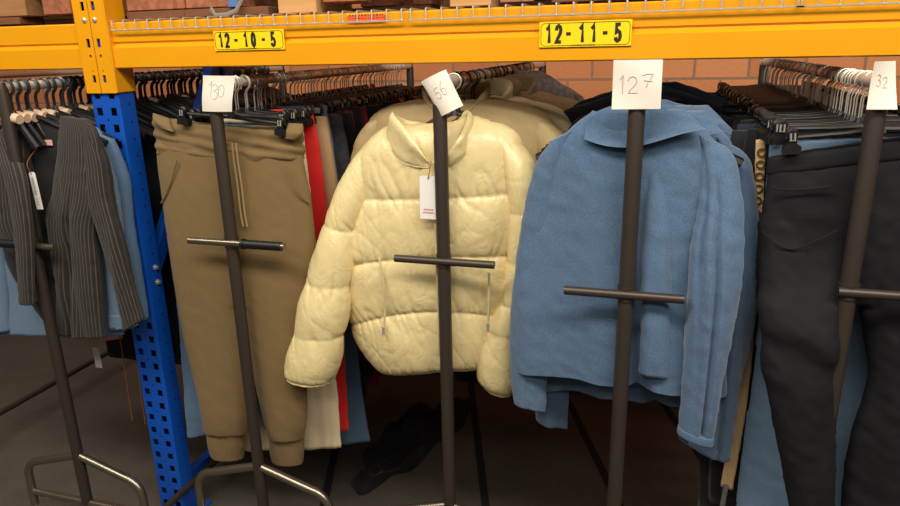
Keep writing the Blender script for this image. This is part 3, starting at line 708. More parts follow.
for dx, l in ((0, 5), (4, 5)):
    cord(q, [(loc_px((a+dx, b_), YJ-.048, JR)[0], -.048-.001*i, loc_px((a, b_), YJ-.048, JR)[1]) for i, (a, b_) in enumerate(pp[:l])], .0024, 6)
q.build('drawstring', cloth('olive_cord', (156, 130, 86), 0.9, 0.08), jog)
q = MB(); a = loc_px((230, 141), YJ, JR); q.lathe([(0.009, -0.034), (0.0095, -0.037), (0.006, -0.040)], (a[0], 0, a[1]), 'y', 12); q.build('drawstring_eyelet', c_olive, jog)
hg = hang_hanger('clip', RK[1][0], YJ, 'black clip hanger gripping the waistband of the olive joggers', None, 0.0)
hg.location = (RK[1][0]+.020, YJ-.026, RZ+.0005); hg.rotation_euler = (0, .085, 0); hg.scale = (.88, 1, 1)
# ================================================================ the cream puffer jacket (front of the third rack)
YP = 1.612; PR = (RK[2][0], YP, RZ)
pj = thing('puffer_jacket', 'cream quilted puffer jacket with open stand collar on the rail behind tilted card 56', 'jacket', PR)
P_ = lambda rows: rows_px(rows, YP, PR)
PB = [((404, 124), (464, 118), 0, .040, -.01), ((384, 136), (486, 127), 0, .052, -.006), ((366, 156), (514, 143), 0, .064), ((358, 196), (521, 190), 0, .070), ((352, 228), (519, 222), 0, .070, .008),
      ((347, 262), (515, 252), 0, .070, .020), ((350, 290), (509, 282), 0, .069, .030), ((355, 322), (505, 312), 0, .067, .042), ((368, 347), (500, 337), 0, .064, .025), ((384, 366), (491, 357), 0, .056, .010), ((394, 367), (484, 360), 0, .040, .008)]
mb = MB(); loft(mb, P_(PB), 240, 210, 3.0, puff([0.2, 3, 5, 7, 9.35, 10.3], .019, 41, 11)); mb.build('quilted_body', c_puffer, pj, angle=180)
SL = [((372, 140), (394, 158), -.004, .040), ((353, 164), (378, 190), -.012, .046), ((336, 200), (364, 212), -.026, .048), ((328, 222), (357, 230), -.036, .046), ((317, 252), (353, 258), -.048, .048),
      ((309, 281), (349, 285), -.060, .044), ((301, 308), (347, 311), -.070, .048), ((296, 333), (342, 336), -.078, .044), ((290, 354), (338, 360), -.082, .046), ((288, 371), (331, 377), -.084, .042), ((290, 376), (326, 382), -.084, .034)]
mb = MB(); loft(mb, P_(SL), 110, 160, 2.3, puff([0, 3, 5, 7, 9.5, 10.2], .0085, 51, 11, .0035)); mb.build('sleeve', c_puffer, pj, angle=180)
SR = [((496, 136), (519, 144), -.004, .040), ((506, 160), (531, 164), -.008, .048), ((511, 192), (538, 194), -.014, .052), ((512, 222), (540, 222), -.018, .052), ((511, 250), (538, 250), -.020, .052),
      ((507, 280), (534, 280), -.022, .052), ((500, 305), (529, 306), -.024, .050), ((490, 327), (521, 333), -.026, .048), ((483, 354), (518, 362), -.026, .048), ((481, 376), (515, 386), -.024, .040), ((487, 384), (508, 392), -.024, .022)]
mb = MB(); loft(mb, P_(SR), 110, 160, 2.3, puff([0, 2.6, 4.3, 5.8, 7, 9.5, 10.2], .0085, 61, 11, .0035)); mb.build('sleeve', c_puffer, pj, angle=180)
def c3(l, Yg, root): return [(loc_px((a, b), Yg+y, root)[0], y, loc_px((a, b), Yg+y, root)[1]) for a, b, y in l]
base = c3([(429, 168, -.085), (414, 167, -.082), (399, 161, -.074), (387, 147, -.046), (394, 138, -.004), (412, 135, .030), (432, 136, .042), (456, 134, .030), (478, 136, -.010), (467, 153, -.070), (452, 164, -.082), (441, 168, -.085)], YP, PR)
top = c3([(428, 161, -.090), (418, 147, -.100), (407, 131, -.096), (392.5, 112, -.064), (398, 116, -.006), (412, 121, .030), (432, 124, .042), (452, 120, .030), (468, 110, -.022), (461, 133, -.086), (450, 150, -.094), (441, 162, -.090)], YP, PR)
mb = MB(); band(mb, base, top, .0095, 90, 9, .004)
for i, v in enumerate(mb.v):
    k = 0.003*float(fbm(v[0]*45, v[2]*40, v[1]*30, 71, 2)); mb.v[i] = (v[0]+k*0.4, v[1]-k, v[2]+k*0.6)
mb.build('collar', c_puffer, pj, angle=180)
surf_line('zip', [(433, 163, -.085), (435, 185, -.088), (436, 215, -.100), (437, 240, -.094), (438, 270, -.102), (439, 300, -.094), (440, 330, -.090), (440, 352, -.078)], YP, PR, -.09, .0055, cloth('zip_tape', (206, 190, 144), 0.7, 0.1), pj)
for pts in ([(379, 258, -.086), (384, 285, -.094), (385, 310, -.088), (384, 328, -.088)], [(489, 272, -.090), (489, 300, -.088), (488, 325, -.084)]):
    surf_line('pocket_zip', pts, YP, PR, -.09, .0032, cloth('zip_tape', (206, 190, 144), 0.7, 0.1), pj)
    a = loc_px(pts[-1][:2], YP-.09, PR); MB().prism([(a[0]-.004, a[1]+.004), (a[0]+.004, a[1]+.004), (a[0]+.003, a[1]-.018), (a[0]-.003, a[1]-.018)], 'y', pts[-1][2]-.008, pts[-1][2]-.004).build('zip_pull', m_zinc, pj, smooth=False)
a, b = loc_px((428, 176), YP-.112, PR), loc_px((431, 161), YP-.096, PR)
swing_tag(pj, (a[0], -.112, a[1]), .043, .105, -0.02, m_red_ink, ((0.22, 0.55), (0.15, 0.62)), (b[0], -.096, b[1]))
hang_hanger('short', RK[2][0], YP+0.004, 'black coat hanger inside the open collar of the cream puffer jacket')

# ================================================================ the blue overshirts (fourth rack)
YS = 1.447; SRt = (RK[3][0], YS, RZ)
B_ = lambda rows: rows_px(rows, YS, SRt)
def overshirt(label, seed, m, detail=1.0, strip=True):
    o = thing('overshirt', label, 'overshirt', SRt)
    mb = MB(); n, mm = int(132*detail), int(110*detail)
    loft(mb, B_([((594, 112), (684, 110), .004, .018), ((566, 132), (700, 126), .004, .026, .012), ((545, 152), (716, 143), .004, .030, .008), ((535, 185), (722, 175), .003, .034), ((527, 225), (722, 220), .002, .036),
                 ((519, 280), (722, 275), .0, .038), ((514, 330), (720, 330), .0, .038), ((512, 358), (722, 378), .0, .036, .006), ((512, 371), (722, 394), .0, .034, .010)]), n, mm, 3.4,
         lambda a, t, s, x, z: soft(seed, .014, 11, 1.0, .0014)(a, t, s, x, z) - 0.020*np.exp(-((x-0.012-0.04*(t-.5))/0.014)**2)*np.clip((t-.35)*2.5, 0, 1)*(s < 0) + 0.010*np.exp(-((x-0.055-0.03*(t-.5))/0.022)**2)*np.clip((t-.3)*2, 0, 1)*(s < 0))
    mb.build('shirt_body', m, o, angle=180)
    # sleeve hanging at the side, broad at the elbow with a folded crease
    mb = MB(); sd = soft(seed+7, .010, 26, 2.4, .0015)
    loft(mb, B_([((694, 132), (724, 146), -.004, .024), ((699, 160), (736, 162), -.014, .030), ((699, 200), (742, 200), -.030, .032), ((692, 240), (744, 240), -.044, .036), ((689, 275), (743, 275), -.052, .036),
                 ((686, 310), (737, 312), -.056, .034), ((684, 350), (728, 356), -.056, .030), ((680, 395), (720, 402), -.054, .026), ((677, 430), (713, 444), -.052, .022)]), int(84*detail), int(96*detail), 2.2,
         lambda a, t, s, x, z: sd(a, t, s, x, z) - 0.018*np.exp(-((a-0.50-0.35*(t-.5))/0.06)**2)*np.clip((t-.15)*3, 0, 1)*(s < 0) - 0.012*np.exp(-((a-0.2-0.25*(t-.5))/0.05)**2)*np.exp(-((t-.38)/.2)**2)*(s < 0))
    sl = mb.build('sleeve', m, o, angle=180)
    mb = MB()
    loft(mb, B_([((678, 425), (714.5, 437), -.0525, .0230), ((677, 429), (714, 441), -.0525, .0235), ((677, 432), (713, 446), -.052, .0226)]), int(60*detail), 6, 2.2, None)
    mb.build('cuff_hem', m, sl, angle=180)
    mb = MB(); sd2 = soft(seed+17, .008, 22, 2.0, .0015)
    loft(mb, B_([((552, 140), (578, 128), .004, .024), ((536, 165), (566, 170), .008, .030), ((526, 205), (560, 210), .012, .032), ((518, 260), (556, 265), .014, .032), ((513, 320), (552, 325), .016, .030), ((513, 370), (548, 375), .016, .026), ((516, 402), (545, 412), .016, .022)]), int(64*detail), int(72*detail), 2.2, sd2)
    mb.build('sleeve', m, o, angle=180)
    base = c3([(690, 119, -.032), (672, 113, -.022), (650, 108, -.008), (637, 104, .022), (618, 106, .008), (600, 112, -.010), (586, 120, -.022)], YS, SRt)
    top_ = c3([(706, 129, -.052), (682, 134, -.052), (655, 142, -.050), (634, 147, -.048), (614, 147, -.048), (598, 144, -.046), (584, 139, -.040)], YS, SRt)
    # the collar folds over: from the neck out and down over the yoke
    mb = MB(); band(mb, [(x, y, z+.004) for x, y, z in base], top_, .0035, int(70*detail), 8, -.006); mb.build('collar', m, o, angle=180)
    return o
s1 = overshirt('front blue overshirt with fallen collar, hanging right behind the post with card 127', 83, c_blue)
s2 = overshirt('second blue overshirt, its hem dipping just below the front one', 113, c_blue2, 0.75)
mb = MB(); loft(mb, B_([((650, 130), (664, 130), -.008, .008), ((648, 170), (666, 170), -.020, .012), ((645, 215), (669, 213), -.034, .016), ((643, 250), (671, 248), -.042, .018), ((641, 290), (672, 288), -.048, .018), ((640, 340), (671, 340), -.048, .018), ((638, 373), (669, 377), -.046, .016)]), 44, 44, 2.4, soft(97, .004, 24, 2)); mb.build('front_fold', c_blue, s1, angle=180)
HX, HY = RK[3]
s2.scale = (1, 1, 1.10); s2.location = (HX+0.040, YS+0.080, RZ-0.006); s2.rotation_euler = (0, 0, .03)
s3 = copy_tree(s2); s3['label'] = 'third blue overshirt from the post with card 127'; s3.scale = (0.97, 1, 1.15); s3.location = (HX+0.022, YS+0.145, RZ+0.002); s3.rotation_euler = (0, 0, 0.07)
s4 = copy_tree(s2); s4['label'] = 'rearmost blue overshirt on the rail, before the dark tops'; s4.scale = (1, 1, 1.0); s4.location = (HX+0.055, YS+0.205, RZ-0.010); s4.rotation_euler = (0, 0, -0.02)
for i, (o, w) in enumerate(((s1, 'front'), (s2, 'second'), (s3, 'third'), (s4, 'rearmost'))):
    hang_hanger('coat', HX, o.location.y+.004, f'black coat hanger inside the {w} blue overshirt', None, 0.0, 0.0)
# ================================================================ the pinstriped cardigan (front of the first rack)
YC = 1.487; CRt = (RK[0][0], YC, RZ)
cg = thing('cardigan', 'dark pinstriped open cardigan with a pale swing tag, in front of the blue upright', 'cardigan', CRt)
C_ = lambda rows: rows_px(rows, YC, CRt)
mb = MB(); loft(mb, C_([((22, 124), (76, 120), .022, .010), ((6, 140), (98, 138), .024, .014), ((2, 200), (100, 200), .024, .014), ((6, 260), (98, 262), .022, .014), ((40, 318), (96, 322), .020, .012)]), 60, 40, 3.0, soft(201, .004)); mb.build('back_panel', c_ribin, cg, angle=180)
mb = MB(); loft(mb, C_([((60, 116), (88, 120), -.002, .012), ((60, 130), (98, 136), -.006, .020), ((57, 158), (103, 166), -.010, .024), ((53, 190), (101, 202), -.014, .026), ((49, 218), (97, 228), -.014, .026), ((53, 252), (99, 258), -.014, .026), ((56, 292), (102, 297), -.012, .028), ((58, 333), (105, 337), -.010, .026)]), 84, 90, 2.4,
    lambda a, t, s, x, z: soft(211, .006, 26, 2)(a, t, s, x, z) - 0.020*np.exp(-((a-.42-.1*np.sin(t*4))/.06)**2)*np.clip((t-.35)*3, 0, 1)*(s < 0)); mb.build('front_panel', c_rib, cg, angle=180)
mb = MB(); loft(mb, C_([((10, 122), (33, 124), -.002, .012), ((-4, 136), (29, 140), -.006, .020), ((-10, 170), (31, 172), -.008, .022), ((-10, 205), (36, 212), -.012, .022), ((-2, 232), (41, 240), -.014, .022), ((22, 262), (42, 268), -.014, .018), ((28, 300), (42, 302), -.014, .016)]), 72, 70, 2.4, soft(221, .006, 22, 2)); mb.build('front_panel', c_rib, cg, angle=180)
mb = MB(); loft(mb, C_([((82, 120), (92, 128), .0, .016), ((86, 150), (106, 158), -.006, .026), ((90, 190), (112, 196), -.012, .028), ((99, 230), (121, 230), -.018, .028), ((110, 275), (133, 274), -.022, .026), ((125, 331), (145, 319), -.024, .022)]), 60, 70, 2.3, soft(231, .006, 24, 2)); mb.build('sleeve', c_rib, cg, angle=180)
mb = MB(); loft(mb, C_([((-6, 132), (10, 140), -.02, .016), ((2, 165), (24, 170), -.066, .020), ((12, 205), (30, 207), -.086, .016), ((17, 242), (33, 242), -.090, .015), ((20, 275), (34, 276), -.090, .015), ((22, 302), (35, 304), -.090, .014)]), 52, 60, 2.3, soft(241, .004, 24, 2)); mb.build('sleeve', c_rib, cg, angle=180)
a = loc_px((44, 143), YC, CRt); MB().box((a[0]-.022, .006, a[1]-.008), (a[0]+.022, .0085, a[1]+.008), .001).build('neck_label', plain('label_pink', (226, 176, 158), 0.7), cg)
a = loc_px((32, 172), YC-.05, CRt); b = loc_px((38, 148), YC, CRt); swing_tag(cg, (a[0], -.052, a[1]), .022, .105, 0.04, None, bar=True, cord_to=(b[0], -.004, b[1]))
hang_hanger('pale', RK[0][0], YC+.01, 'coat hanger with pale neck plate inside the pinstriped cardigan')

# ---------------------------------------------------------------- denim shirts behind the cardigan
YD = 1.527; DR = (RK[0][0], YD, RZ); D_ = lambda rows: rows_px(rows, YD, DR)
def denim_shirt(seed, m):
    o = thing('denim_shirt', '', 'shirt', DR)
    mb = MB(); loft(mb, D_([((24, 121), (70, 117), 0, .010), ((2, 131), (92, 129), 0, .016), ((-10, 160), (104, 160), 0, .018), ((-14, 220), (112, 225), 0, .019), ((-14, 280), (120, 285), 0, .020), ((-14, 332), (128, 330), 0, .020)]), 60, 40, 3.0, soft(seed, .007, 16, 1.6)); mb.build('shirt_body', m, o, angle=180)
    mb = MB(); loft(mb, D_([((84, 128), (104, 138), 0, .012), ((96, 170), (118, 175), -.004, .020), ((103, 220), (125, 224), -.006, .020), ((109, 272), (133, 274), -.008, .020), ((111, 324), (139, 320), -.008, .018)]), 36, 36, 2.3, soft(seed+3, .005, 22, 2)); sl = mb.build('sleeve', m, o, angle=180)
    mb = MB(); loft(mb, D_([((110, 310), (137, 307), -.008, .0205), ((111, 325), (139.5, 321), -.008, .0195)]), 30, 8, 2.3); mb.build('cuff', m, sl, angle=180)
    mb = MB(); loft(mb, D_([((-8, 130), (12, 126), 0, .012), ((-22, 170), (4, 170), -.004, .020), ((-24, 230), (4, 232), -.006, .020), ((-20, 290), (8, 292), -.008, .020), ((-16, 326), (10, 328), -.008, .018)]), 36, 36, 2.3, soft(seed+5, .005, 22, 2)); mb.build('sleeve', m, o, angle=180)
    return o
d1 = denim_shirt(251, c_denim); d2 = denim_shirt(261, c_denim2)
words = ['first', 'second', 'third', 'fourth', 'fifth', 'sixth']
for i in range(6):
    o = (d1, d2)[i] if i < 2 else copy_tree((d1, d2)[i % 2])
    yd = YD+(0.036*i if i < 2 else 0.085+0.037*(i-2)); o.location = (RK[0][0]+(random.uniform(-.010, .004) if i < 2 else -.135), yd, RZ-random.uniform(0, .016)); o.rotation_euler = (0, 0, random.uniform(-.03, .03))
    o['label'] = f'light denim shirt behind the pinstriped cardigan, {words[i]} of six back from it'; o['group'] = 'denim shirts behind the cardigan'
    hang_hanger('pale' if i != 3 else 'thick', RK[0][0], yd+.004, f'coat hanger inside the {words[i]} denim shirt back from the cardigan', 'hangers of the denim shirts')

# ---------------------------------------------------------------- generic tops, jackets and trousers further along the rails
def top_mesh(name, half, length, m, seed, d=.016, sleeve=.55, slump=0.0):
    o = thing(name, '', name.split('_')[-1])
    mb = MB(); loft(mb, [[-.055, -.088, .055, -.088, 0, d*.7, 0], [-half*.62, -.112-slump, half*.62, -.112-slump, 0, d, .012], [-half, -.150-slump*1.5, half, -.150-slump*1.5, 0, d*1.1, .03], [-half*1.03, -.25, half*1.03, -.25, 0, d*1.2, 0], [-half*1.02, -.25-length*.5, half*1.02, -.25-length*.5, 0, d*1.2, 0], [-half*1.06, -.15-length, half*1.06, -.15-length, 0, d*1.1, 0]], 44, 32, 3.0, soft(seed, .008, 14, 1.5))
    mb.build('body', m, o, angle=180)
    for s in (-1, 1):
        mb = MB(); A = lambda x0, z0, x1, z1, y, dd: ([-x1, z1, -x0, z0, y, dd, 0] if s < 0 else [x0, z0, x1, z1, y, dd, 0])
        loft(mb, [A(half*.82, -.135-slump, half*1.0, -.155-slump*1.4, 0, d*.8), A(half*.88, -.24, half*1.16, -.24, 0, d*1.1), A(half*.92, -.15-sleeve*.5, half*1.20, -.15-sleeve*.5, -.004, d*1.1), A(half*.96, -.13-sleeve, half*1.18, -.13-sleeve, -.006, d)], 28, 26, 2.3, soft(seed+2, .006, 22, 2))
        mb.build('sleeve', m, o, angle=180)
    return o
def trouser_mesh(name, half, length, m, seed, d=.012, flare=1.0, top=-.094, pleat=0.0):
    mb = MB(); df = soft(seed, .008, 18, 1.6)
    pf = (lambda a, t, s, x, z: df(a, t, s, x, z) + pleat*np.sin(x*260)*np.clip(t*3, 0, 1)) if pleat else df
    for s in (-1, 1):
        A = lambda x0, x1, z, dd: [min(s*x0, s*x1), z, max(s*x0, s*x1), z, 0, dd, 0]
        loft(mb, [A(-.01, half*.94, top, d*.6), A(-.012, half*.96, top-.04, d), A(-.012, half*1.04, top-.2, d*1.15), A(-.004, half*1.05*flare, top-.36, d*1.2), A(.012/flare, half*1.0*flare, top-.6, d*1.2), A(.03/flare, half*.9*flare, top-length, d*1.1)], 28, 34, 2.8, pf)
    b = mb.build(name, m, None, angle=180)
    return b
def welded(o, v=.006):
    r = o.modifiers.new('weld', 'REMESH'); r.mode = 'VOXEL'; r.voxel_size = v; r.use_smooth_shade = True
    q = o.modifiers.new('soften', 'SMOOTH'); q.factor = .5; q.iterations = 5
    return o
# ---- rest of the first rack: dark tops, one lilac knit, one leopard print, past the blue upright
tp = top_mesh('dark_top', .205, .84, c_black, 301); protos = {'dark_top': tp}; protos['short_top'] = top_mesh('dark_top', .205, .52, c_black, 305)
used = []
def place_top(x, y, m, label, group=None, rz=0.0, dz=0.0, proto='dark_top', name=None, cat=None):
    src = protos[proto]
    o = src if src not in used else copy_tree(src)
    used.append(o); o.location = (x, y, RZ+dz); o.rotation_euler = (0, 0, rz); o['label'] = label
    if name: o.name = name
    if cat: o['category'] = cat
    if group: o['group'] = group
    elif 'group' in o: del o['group']
    for c in o.children: recolor(c, m)
    return o
x1 = RK[0][0]
seq = [(c_black, 0), (c_ink, 0), (c_slate, 'slate blue top hanging just past the blue upright on the cardigan rail'), (c_ink, 0), (c_black2, 0), (c_leo, 'leopard print top peeping over the lilac knit beside the joggers'), (c_lilac, 'lilac chunky knit jumper between the blue upright and the olive joggers'), (c_ink, 0),
       (c_black, 0), (c_black2, 0), (c_black, 0), (c_ink, 0), (c_black2, 0), (c_black, 0), (c_black2, 0), (c_ink, 0), (c_black, 0), (c_black2, 0)]
y = 1.84
for i, (m, lb) in enumerate(seq):
    nm = {c_lilac: ('knit_jumper', 'jumper'), c_leo: ('leopard_top', 'top')}.get(m, ('dark_top', 'top'))
    o = place_top(x1+random.uniform(-.012, .012) + (0.02 if m in (c_lilac, c_leo) else 0), y, m, lb or 'dark top packed on the rail behind the blue upright', None if lb else 'dark tops on the first rail', random.uniform(-.06, .06), -random.uniform(0, .02), name=nm[0], cat=nm[1])
    hang_hanger('thick' if i % 3 else 'pale', x1, y+.004, 'dark coat hanger hooked on the rail behind the blue upright', 'hangers of the dark tops on the first rail', random.uniform(-.10, .10))
    y += .052
pk = thing('pink_top', 'pink hem with white tag and orange cords hanging below the cardigan', 'top', (x1, 1.845, RZ))
pk.location.y = 1.822
mb = MB(); K_ = lambda rows: rows_px(rows, 1.822, (x1, 1.822, RZ))
loft(mb, K_([((70, 118), (112, 116), 0, .006), ((62, 150), (128, 152), 0, .010), ((78, 240), (128, 245), 0, .012), ((94, 320), (124, 320), 0, .012), ((100, 341), (122, 338), 0, .010)]), 32, 24, 2.6, soft(271, .003)); mb.build('body', m_pink, pk, angle=180)
a = loc_px((97, 347), 1.80, (x1, 1.822, RZ)); swing_tag(pk, (a[0], -.03, a[1]), .030, .080, .0, m_grey_ink, ((.4, .1),))
for pts in ([(119, 335), (122, 352), (126, 380), (129, 400), (132, 421)], [(133, 330), (137, 360), (140, 390), (145, 424)]):
    q = MB(); cord(q, [(loc_px(p, 1.80, (x1, 1.822, RZ))[0], -.02, loc_px(p, 1.80, (x1, 1.822, RZ))[1]) for p in pts], .0022, 6); q.build('orange_cord', plain('cord_orange', (196, 124, 60), .8), pk)
for i in range(48):
    hang_hanger('thick' if i > 3 else 'thick_short', x1+random.uniform(-.006, .006), 1.450+.0275*i+random.uniform(-.005, .005), 'black hanger with thick hook in the close row above the cardigan and denim shirts', 'hangers crowding the first rail', random.uniform(-.16, .16))
hang_hanger('thick', x1, 1.826, 'dark coat hanger inside the pink top by the blue upright')

# ================================================================ second rail: what hangs behind the joggers
x2 = RK[1][0]
def px_trousers(name, label, cat, Yg, root, lofts, m, seed, amp=.006, pleat=0.0, weld=True, fx=16):
    o = thing(name, label, cat, root); mb = MB(); sf = soft(seed, amp, fx, 1.8)
    for rr in lofts: loft(mb, rows_px(rr, Yg, root), 56, 56, 2.8, (lambda a, t, s, x, z: sf(a, t, s, x, z)+pleat*np.sin(x*330)*np.clip(t*3, 0, 1)) if pleat else sf)
    b = mb.build('trouser_legs', m, o, angle=180)
    if weld: welded(b, .0048)
    return o
YW = 1.628; WR = (x2, YW, RZ)
wt = px_trousers('denim_trousers', 'wide blue denim trousers showing below and left of the olive joggers', 'trousers', YW, WR,
  [[((172, 122), (240, 124), 0, .010), ((170, 180), (245, 182), 0, .014), ((172, 260), (245, 262), 0, .015), ((178, 330), (243, 332), 0, .015), ((184, 400), (240, 398), 0, .015), ((188, 438), (236, 430), 0, .012)],
   [((225, 122), (292, 128), 0, .010), ((228, 180), (298, 184), 0, .014), ((240, 260), (302, 262), 0, .015), ((250, 330), (304, 332), 0, .015), ((256, 400), (306, 398), 0, .015), ((258, 430), (306, 426), 0, .012)]], c_denim2, 311)
YK = 1.664; KR = (x2, YK, RZ)
px_trousers('pleated_trousers', 'cream pleated trousers between the olive joggers and the red garment', 'trousers', YK, KR,
  [[((206, 116), (303, 114), 0, .008), ((205, 150), (306, 152), 0, .012), ((214, 220), (315, 224), 0, .013), ((228, 300), (326, 302), 0, .013), ((238, 380), (337, 382), 0, .013), ((244, 450), (343, 447), 0, .012)]], c_cream, 321, .004, .0022, False)
YR = 1.700; RR = (x2, YR, RZ)
rd = thing('red_trousers', 'bright red trousers showing between the cream pleats and slate blue ones', 'trousers', RR)
mb = MB(); loft(mb, rows_px([((212, 112), (311, 108), 0, .008), ((214, 150), (319, 150), 0, .012), ((224, 220), (329, 222), 0, .013), ((236, 300), (338, 302), 0, .013), ((250, 380), (345, 378), 0, .013), ((262, 436), (348, 431), 0, .012)], YR, RR), 48, 40, 2.8, soft(331, .006)); mb.build('trouser_legs', c_red, rd, angle=180)
YL = 1.765; LR = (x2, YL, RZ)
sl_ = thing('slate_trousers', 'slate blue trousers hanging next behind the red ones', 'trousers', LR)
mb = MB(); loft(mb, rows_px([((235, 108), (326, 105), 0, .008), ((235, 150), (334, 150), 0, .012), ((248, 240), (346, 242), 0, .013), ((262, 330), (356, 330), 0, .013), ((274, 400), (364, 398), 0, .013), ((282, 446), (371, 441), 0, .012)], YL, LR), 48, 40, 2.8, soft(341, .005)); mb.build('trouser_legs', c_slate, sl_, angle=180)
for yy, lb in ((YW, 'black clip hanger holding the wide denim trousers behind the joggers'), (YK, 'black clip hanger holding the cream pleated trousers'), (YR, 'black clip hanger holding the bright red trousers'), (YL, 'black clip hanger holding the slate blue trousers')):
    hang_hanger('clip', x2+.01, yy, lb, None, random.uniform(-.06, .06))
TB = [trouser_mesh('trousers', .195, .93, c_black, 351), trouser_mesh('trousers', .205, .98, c_black, 361), trouser_mesh('trousers', .19, .80, c_black, 371, flare=1.15)]
used_t = []
def place_trousers(i, x, y, m, label, group=None, rz=0.0, dz=0.0, name=None):
    src = TB[i % 3]; o = src if src not in used_t else src.copy()
    if o is not src: COL.objects.link(o)
    used_t.append(o); o.location = (x, y, RZ+dz); o.rotation_euler = (0, 0, rz); recolor(o, m)
    for k in ('group',):
        if k in o: del o[k]
    if name: o.name = name
    tag(o, label, 'trousers', group); return o
c_chk = cloth('black_white_pattern', (60, 58, 58), .85, .1, pattern='cable'); c_grey = cloth('pale_grey_cloth', (176, 168, 160), .85, .08)
seq2 = [(1.735, c_tan, 'tan trousers, a thin strip between the red and slate blue pairs'), (1.80, c_chk, 'black and white patterned trousers behind the slate blue pair'), (1.83, c_slate, 'grey blue trousers behind the black and white patterned pair'), (1.865, c_black, 0), (1.90, c_black2, 0),
        (1.93, c_wine, 'dark red trousers in the middle of the rail, the nearer of two pairs'), (1.965, c_black, 0), (2.00, c_wine, 'dark red trousers in the middle of the rail, the farther of two pairs'), (2.035, c_black, 0), (2.07, c_ink, 0), (2.105, c_black2, 0), (2.14, c_black, 0), (2.175, c_black, 0), (2.21, c_ink, 0), (2.245, c_black2, 0),
        (2.28, c_black, 0), (2.315, c_wine, 'deep red trousers far back among the black ones'), (2.35, c_black, 0), (2.385, c_grey, 'pale grey trousers far back on the joggers rail'), (2.42, c_black, 0), (2.455, c_chk, 'black and white patterned trousers far back on the joggers rail'), (2.49, c_black, 0), (2.525, c_cream, 'cream trousers near the far end of the joggers rail'), (2.56, c_black, 0), (2.60, c_grey, 'grey trousers near the far end of the joggers rail, behind the cream pair'), (2.64, c_denim, 'light blue jeans at the far end of the joggers rail'), (2.68, c_black, 0), (2.72, c_black2, 0), (2.76, c_black, 0)]
for i, (yy, m, lb) in enumerate(seq2):
    place_trousers(i, x2+random.uniform(-.012, .012), yy, m, lb or 'black or ink blue trousers packed along the rail behind the olive joggers', None if lb else 'dark trousers on the joggers rail', random.uniform(-.06, .06), -random.uniform(0, .018))
for i in range(58):
    yy = 1.585+i*.0218
    hang_hanger('clip', x2+random.uniform(-.006, .006), yy, 'black clip hanger with wire hook in the row behind the olive joggers', 'clip hangers on the joggers rail', random.uniform(-.14, .14))

# ================================================================ third rail: jackets behind the cream puffer
x3 = RK[2][0]
def plain_jacket(seed, m, half=.245):
    o = thing('padded_jacket', '', 'jacket'); d = .040
    mb = MB(); rows = [[-.075, -.105, .075, -.105, 0, .035, 0], [-.14, -.118, .14, -.118, 0, .045, .008], [-half, -.165, half, -.165, 0, .050, .03], [-half*1.03, -.29, half*1.03, -.29, 0, .055, 0], [-half*1.03, -.42, half*1.03, -.42, 0, .055, 0], [-half*1.02, -.55, half*1.02, -.55, 0, .055, 0], [-half*.95, -.68, half*.95, -.68, 0, .05, 0], [-half*.85, -.74, half*.85, -.74, 0, .04, 0]]
    loft(mb, rows, 84, 70, 3.0, puff([0.3, 3, 4, 5, 6.6, 7.2], .012, seed, 8, .004)); mb.build('quilted_body', m, o, angle=180)
    for s in (-1, 1):
        A = lambda x0, z0, x1, z1, y, dd: ([-x1, z1, -x0, z0, y, dd, 0] if s < 0 else [x0, z0, x1, z1, y, dd, 0])
        mb = MB(); loft(mb, [A(half*.8, -.14, half*1.0, -.165, 0, .032), A(half*.86, -.25, half*1.22, -.24, 0, .044), A(half*.94, -.40, half*1.26, -.40, 0, .044), A(half*.98, -.55, half*1.26, -.55, 0, .042), A(half*1.0, -.72, half*1.20, -.72, 0, .036)], 44, 50, 2.3, puff([0, 1, 2, 3, 3.9], .010, seed+5, 5, .004)); mb.build('sleeve', m, o, angle=180)
    base = [(-.03, -.055, -.16), (-.065, -.045, -.135), (-.082, 0, -.112), (-.05, .04, -.098), (0, .05, -.095), (.05, .04, -.098), (.082, 0, -.112), (.065, -.045, -.135), (.03, -.055, -.16)]
    tp_ = [(-.045, -.062, -.125), (-.075, -.05, -.088), (-.088, -.004, -.062), (-.055, .042, -.052), (0, .054, -.050), (.055, .042, -.052), (.088, -.004, -.062), (.075, -.05, -.088), (.045, -.062, -.125)]
    mb = MB(); band(mb, base, tp_, .008, 56, 7, .003); mb.build('collar', m, o, angle=180)
    return o
pjs = [plain_jacket(401, c_beige), plain_jacket(411, c_beige2)]
for i, (yy, m, dx, dz, lb) in enumerate([(1.765, c_beige, -.034, .046, 'darker beige padded jacket next behind the cream puffer'), (1.885, c_beige2, .00, .040, 'pale beige padded jacket, second behind the cream puffer'), (2.00, c_beige, .0, .038, 'beige padded jacket, third behind the cream puffer'), (2.11, c_beige2, .03, .040, 'pale beige padded jacket, last of the four behind the cream puffer')]):
    o = pjs[i] if i < 2 else copy_tree(pjs[i % 2])
    o.location = (x3+dx, yy, RZ+dz); o.rotation_euler = (0, 0, random.uniform(-.06, .06)); o['label'] = lb; o['group'] = 'beige jackets behind the puffer'
    for c in o.children: recolor(c, m)
    hang_hanger('coat', x3+dx, yy+.005, 'black coat hanger inside the ' + lb.split(',')[0] + (', ' + lb.split(', ')[1].split(' behind')[0] if ',' in lb else ''), 'hangers of the beige jackets')
protos['knit'] = top_mesh('cable_cardigan', .20, .60, c_cable, 421, d=.030, sleeve=.6, slump=.02)
place_top(x3+.02, 2.20, c_ink, 'navy top on a black hanger between the beige jackets and the cable knit', None, .05, .03, proto='short_top')
place_top(x3+.045, 2.30, c_cable, 'pale grey cable knit cardigan at the back of the puffer rail', None, -.04, .085, proto='knit', name='cable_cardigan', cat='cardigan')
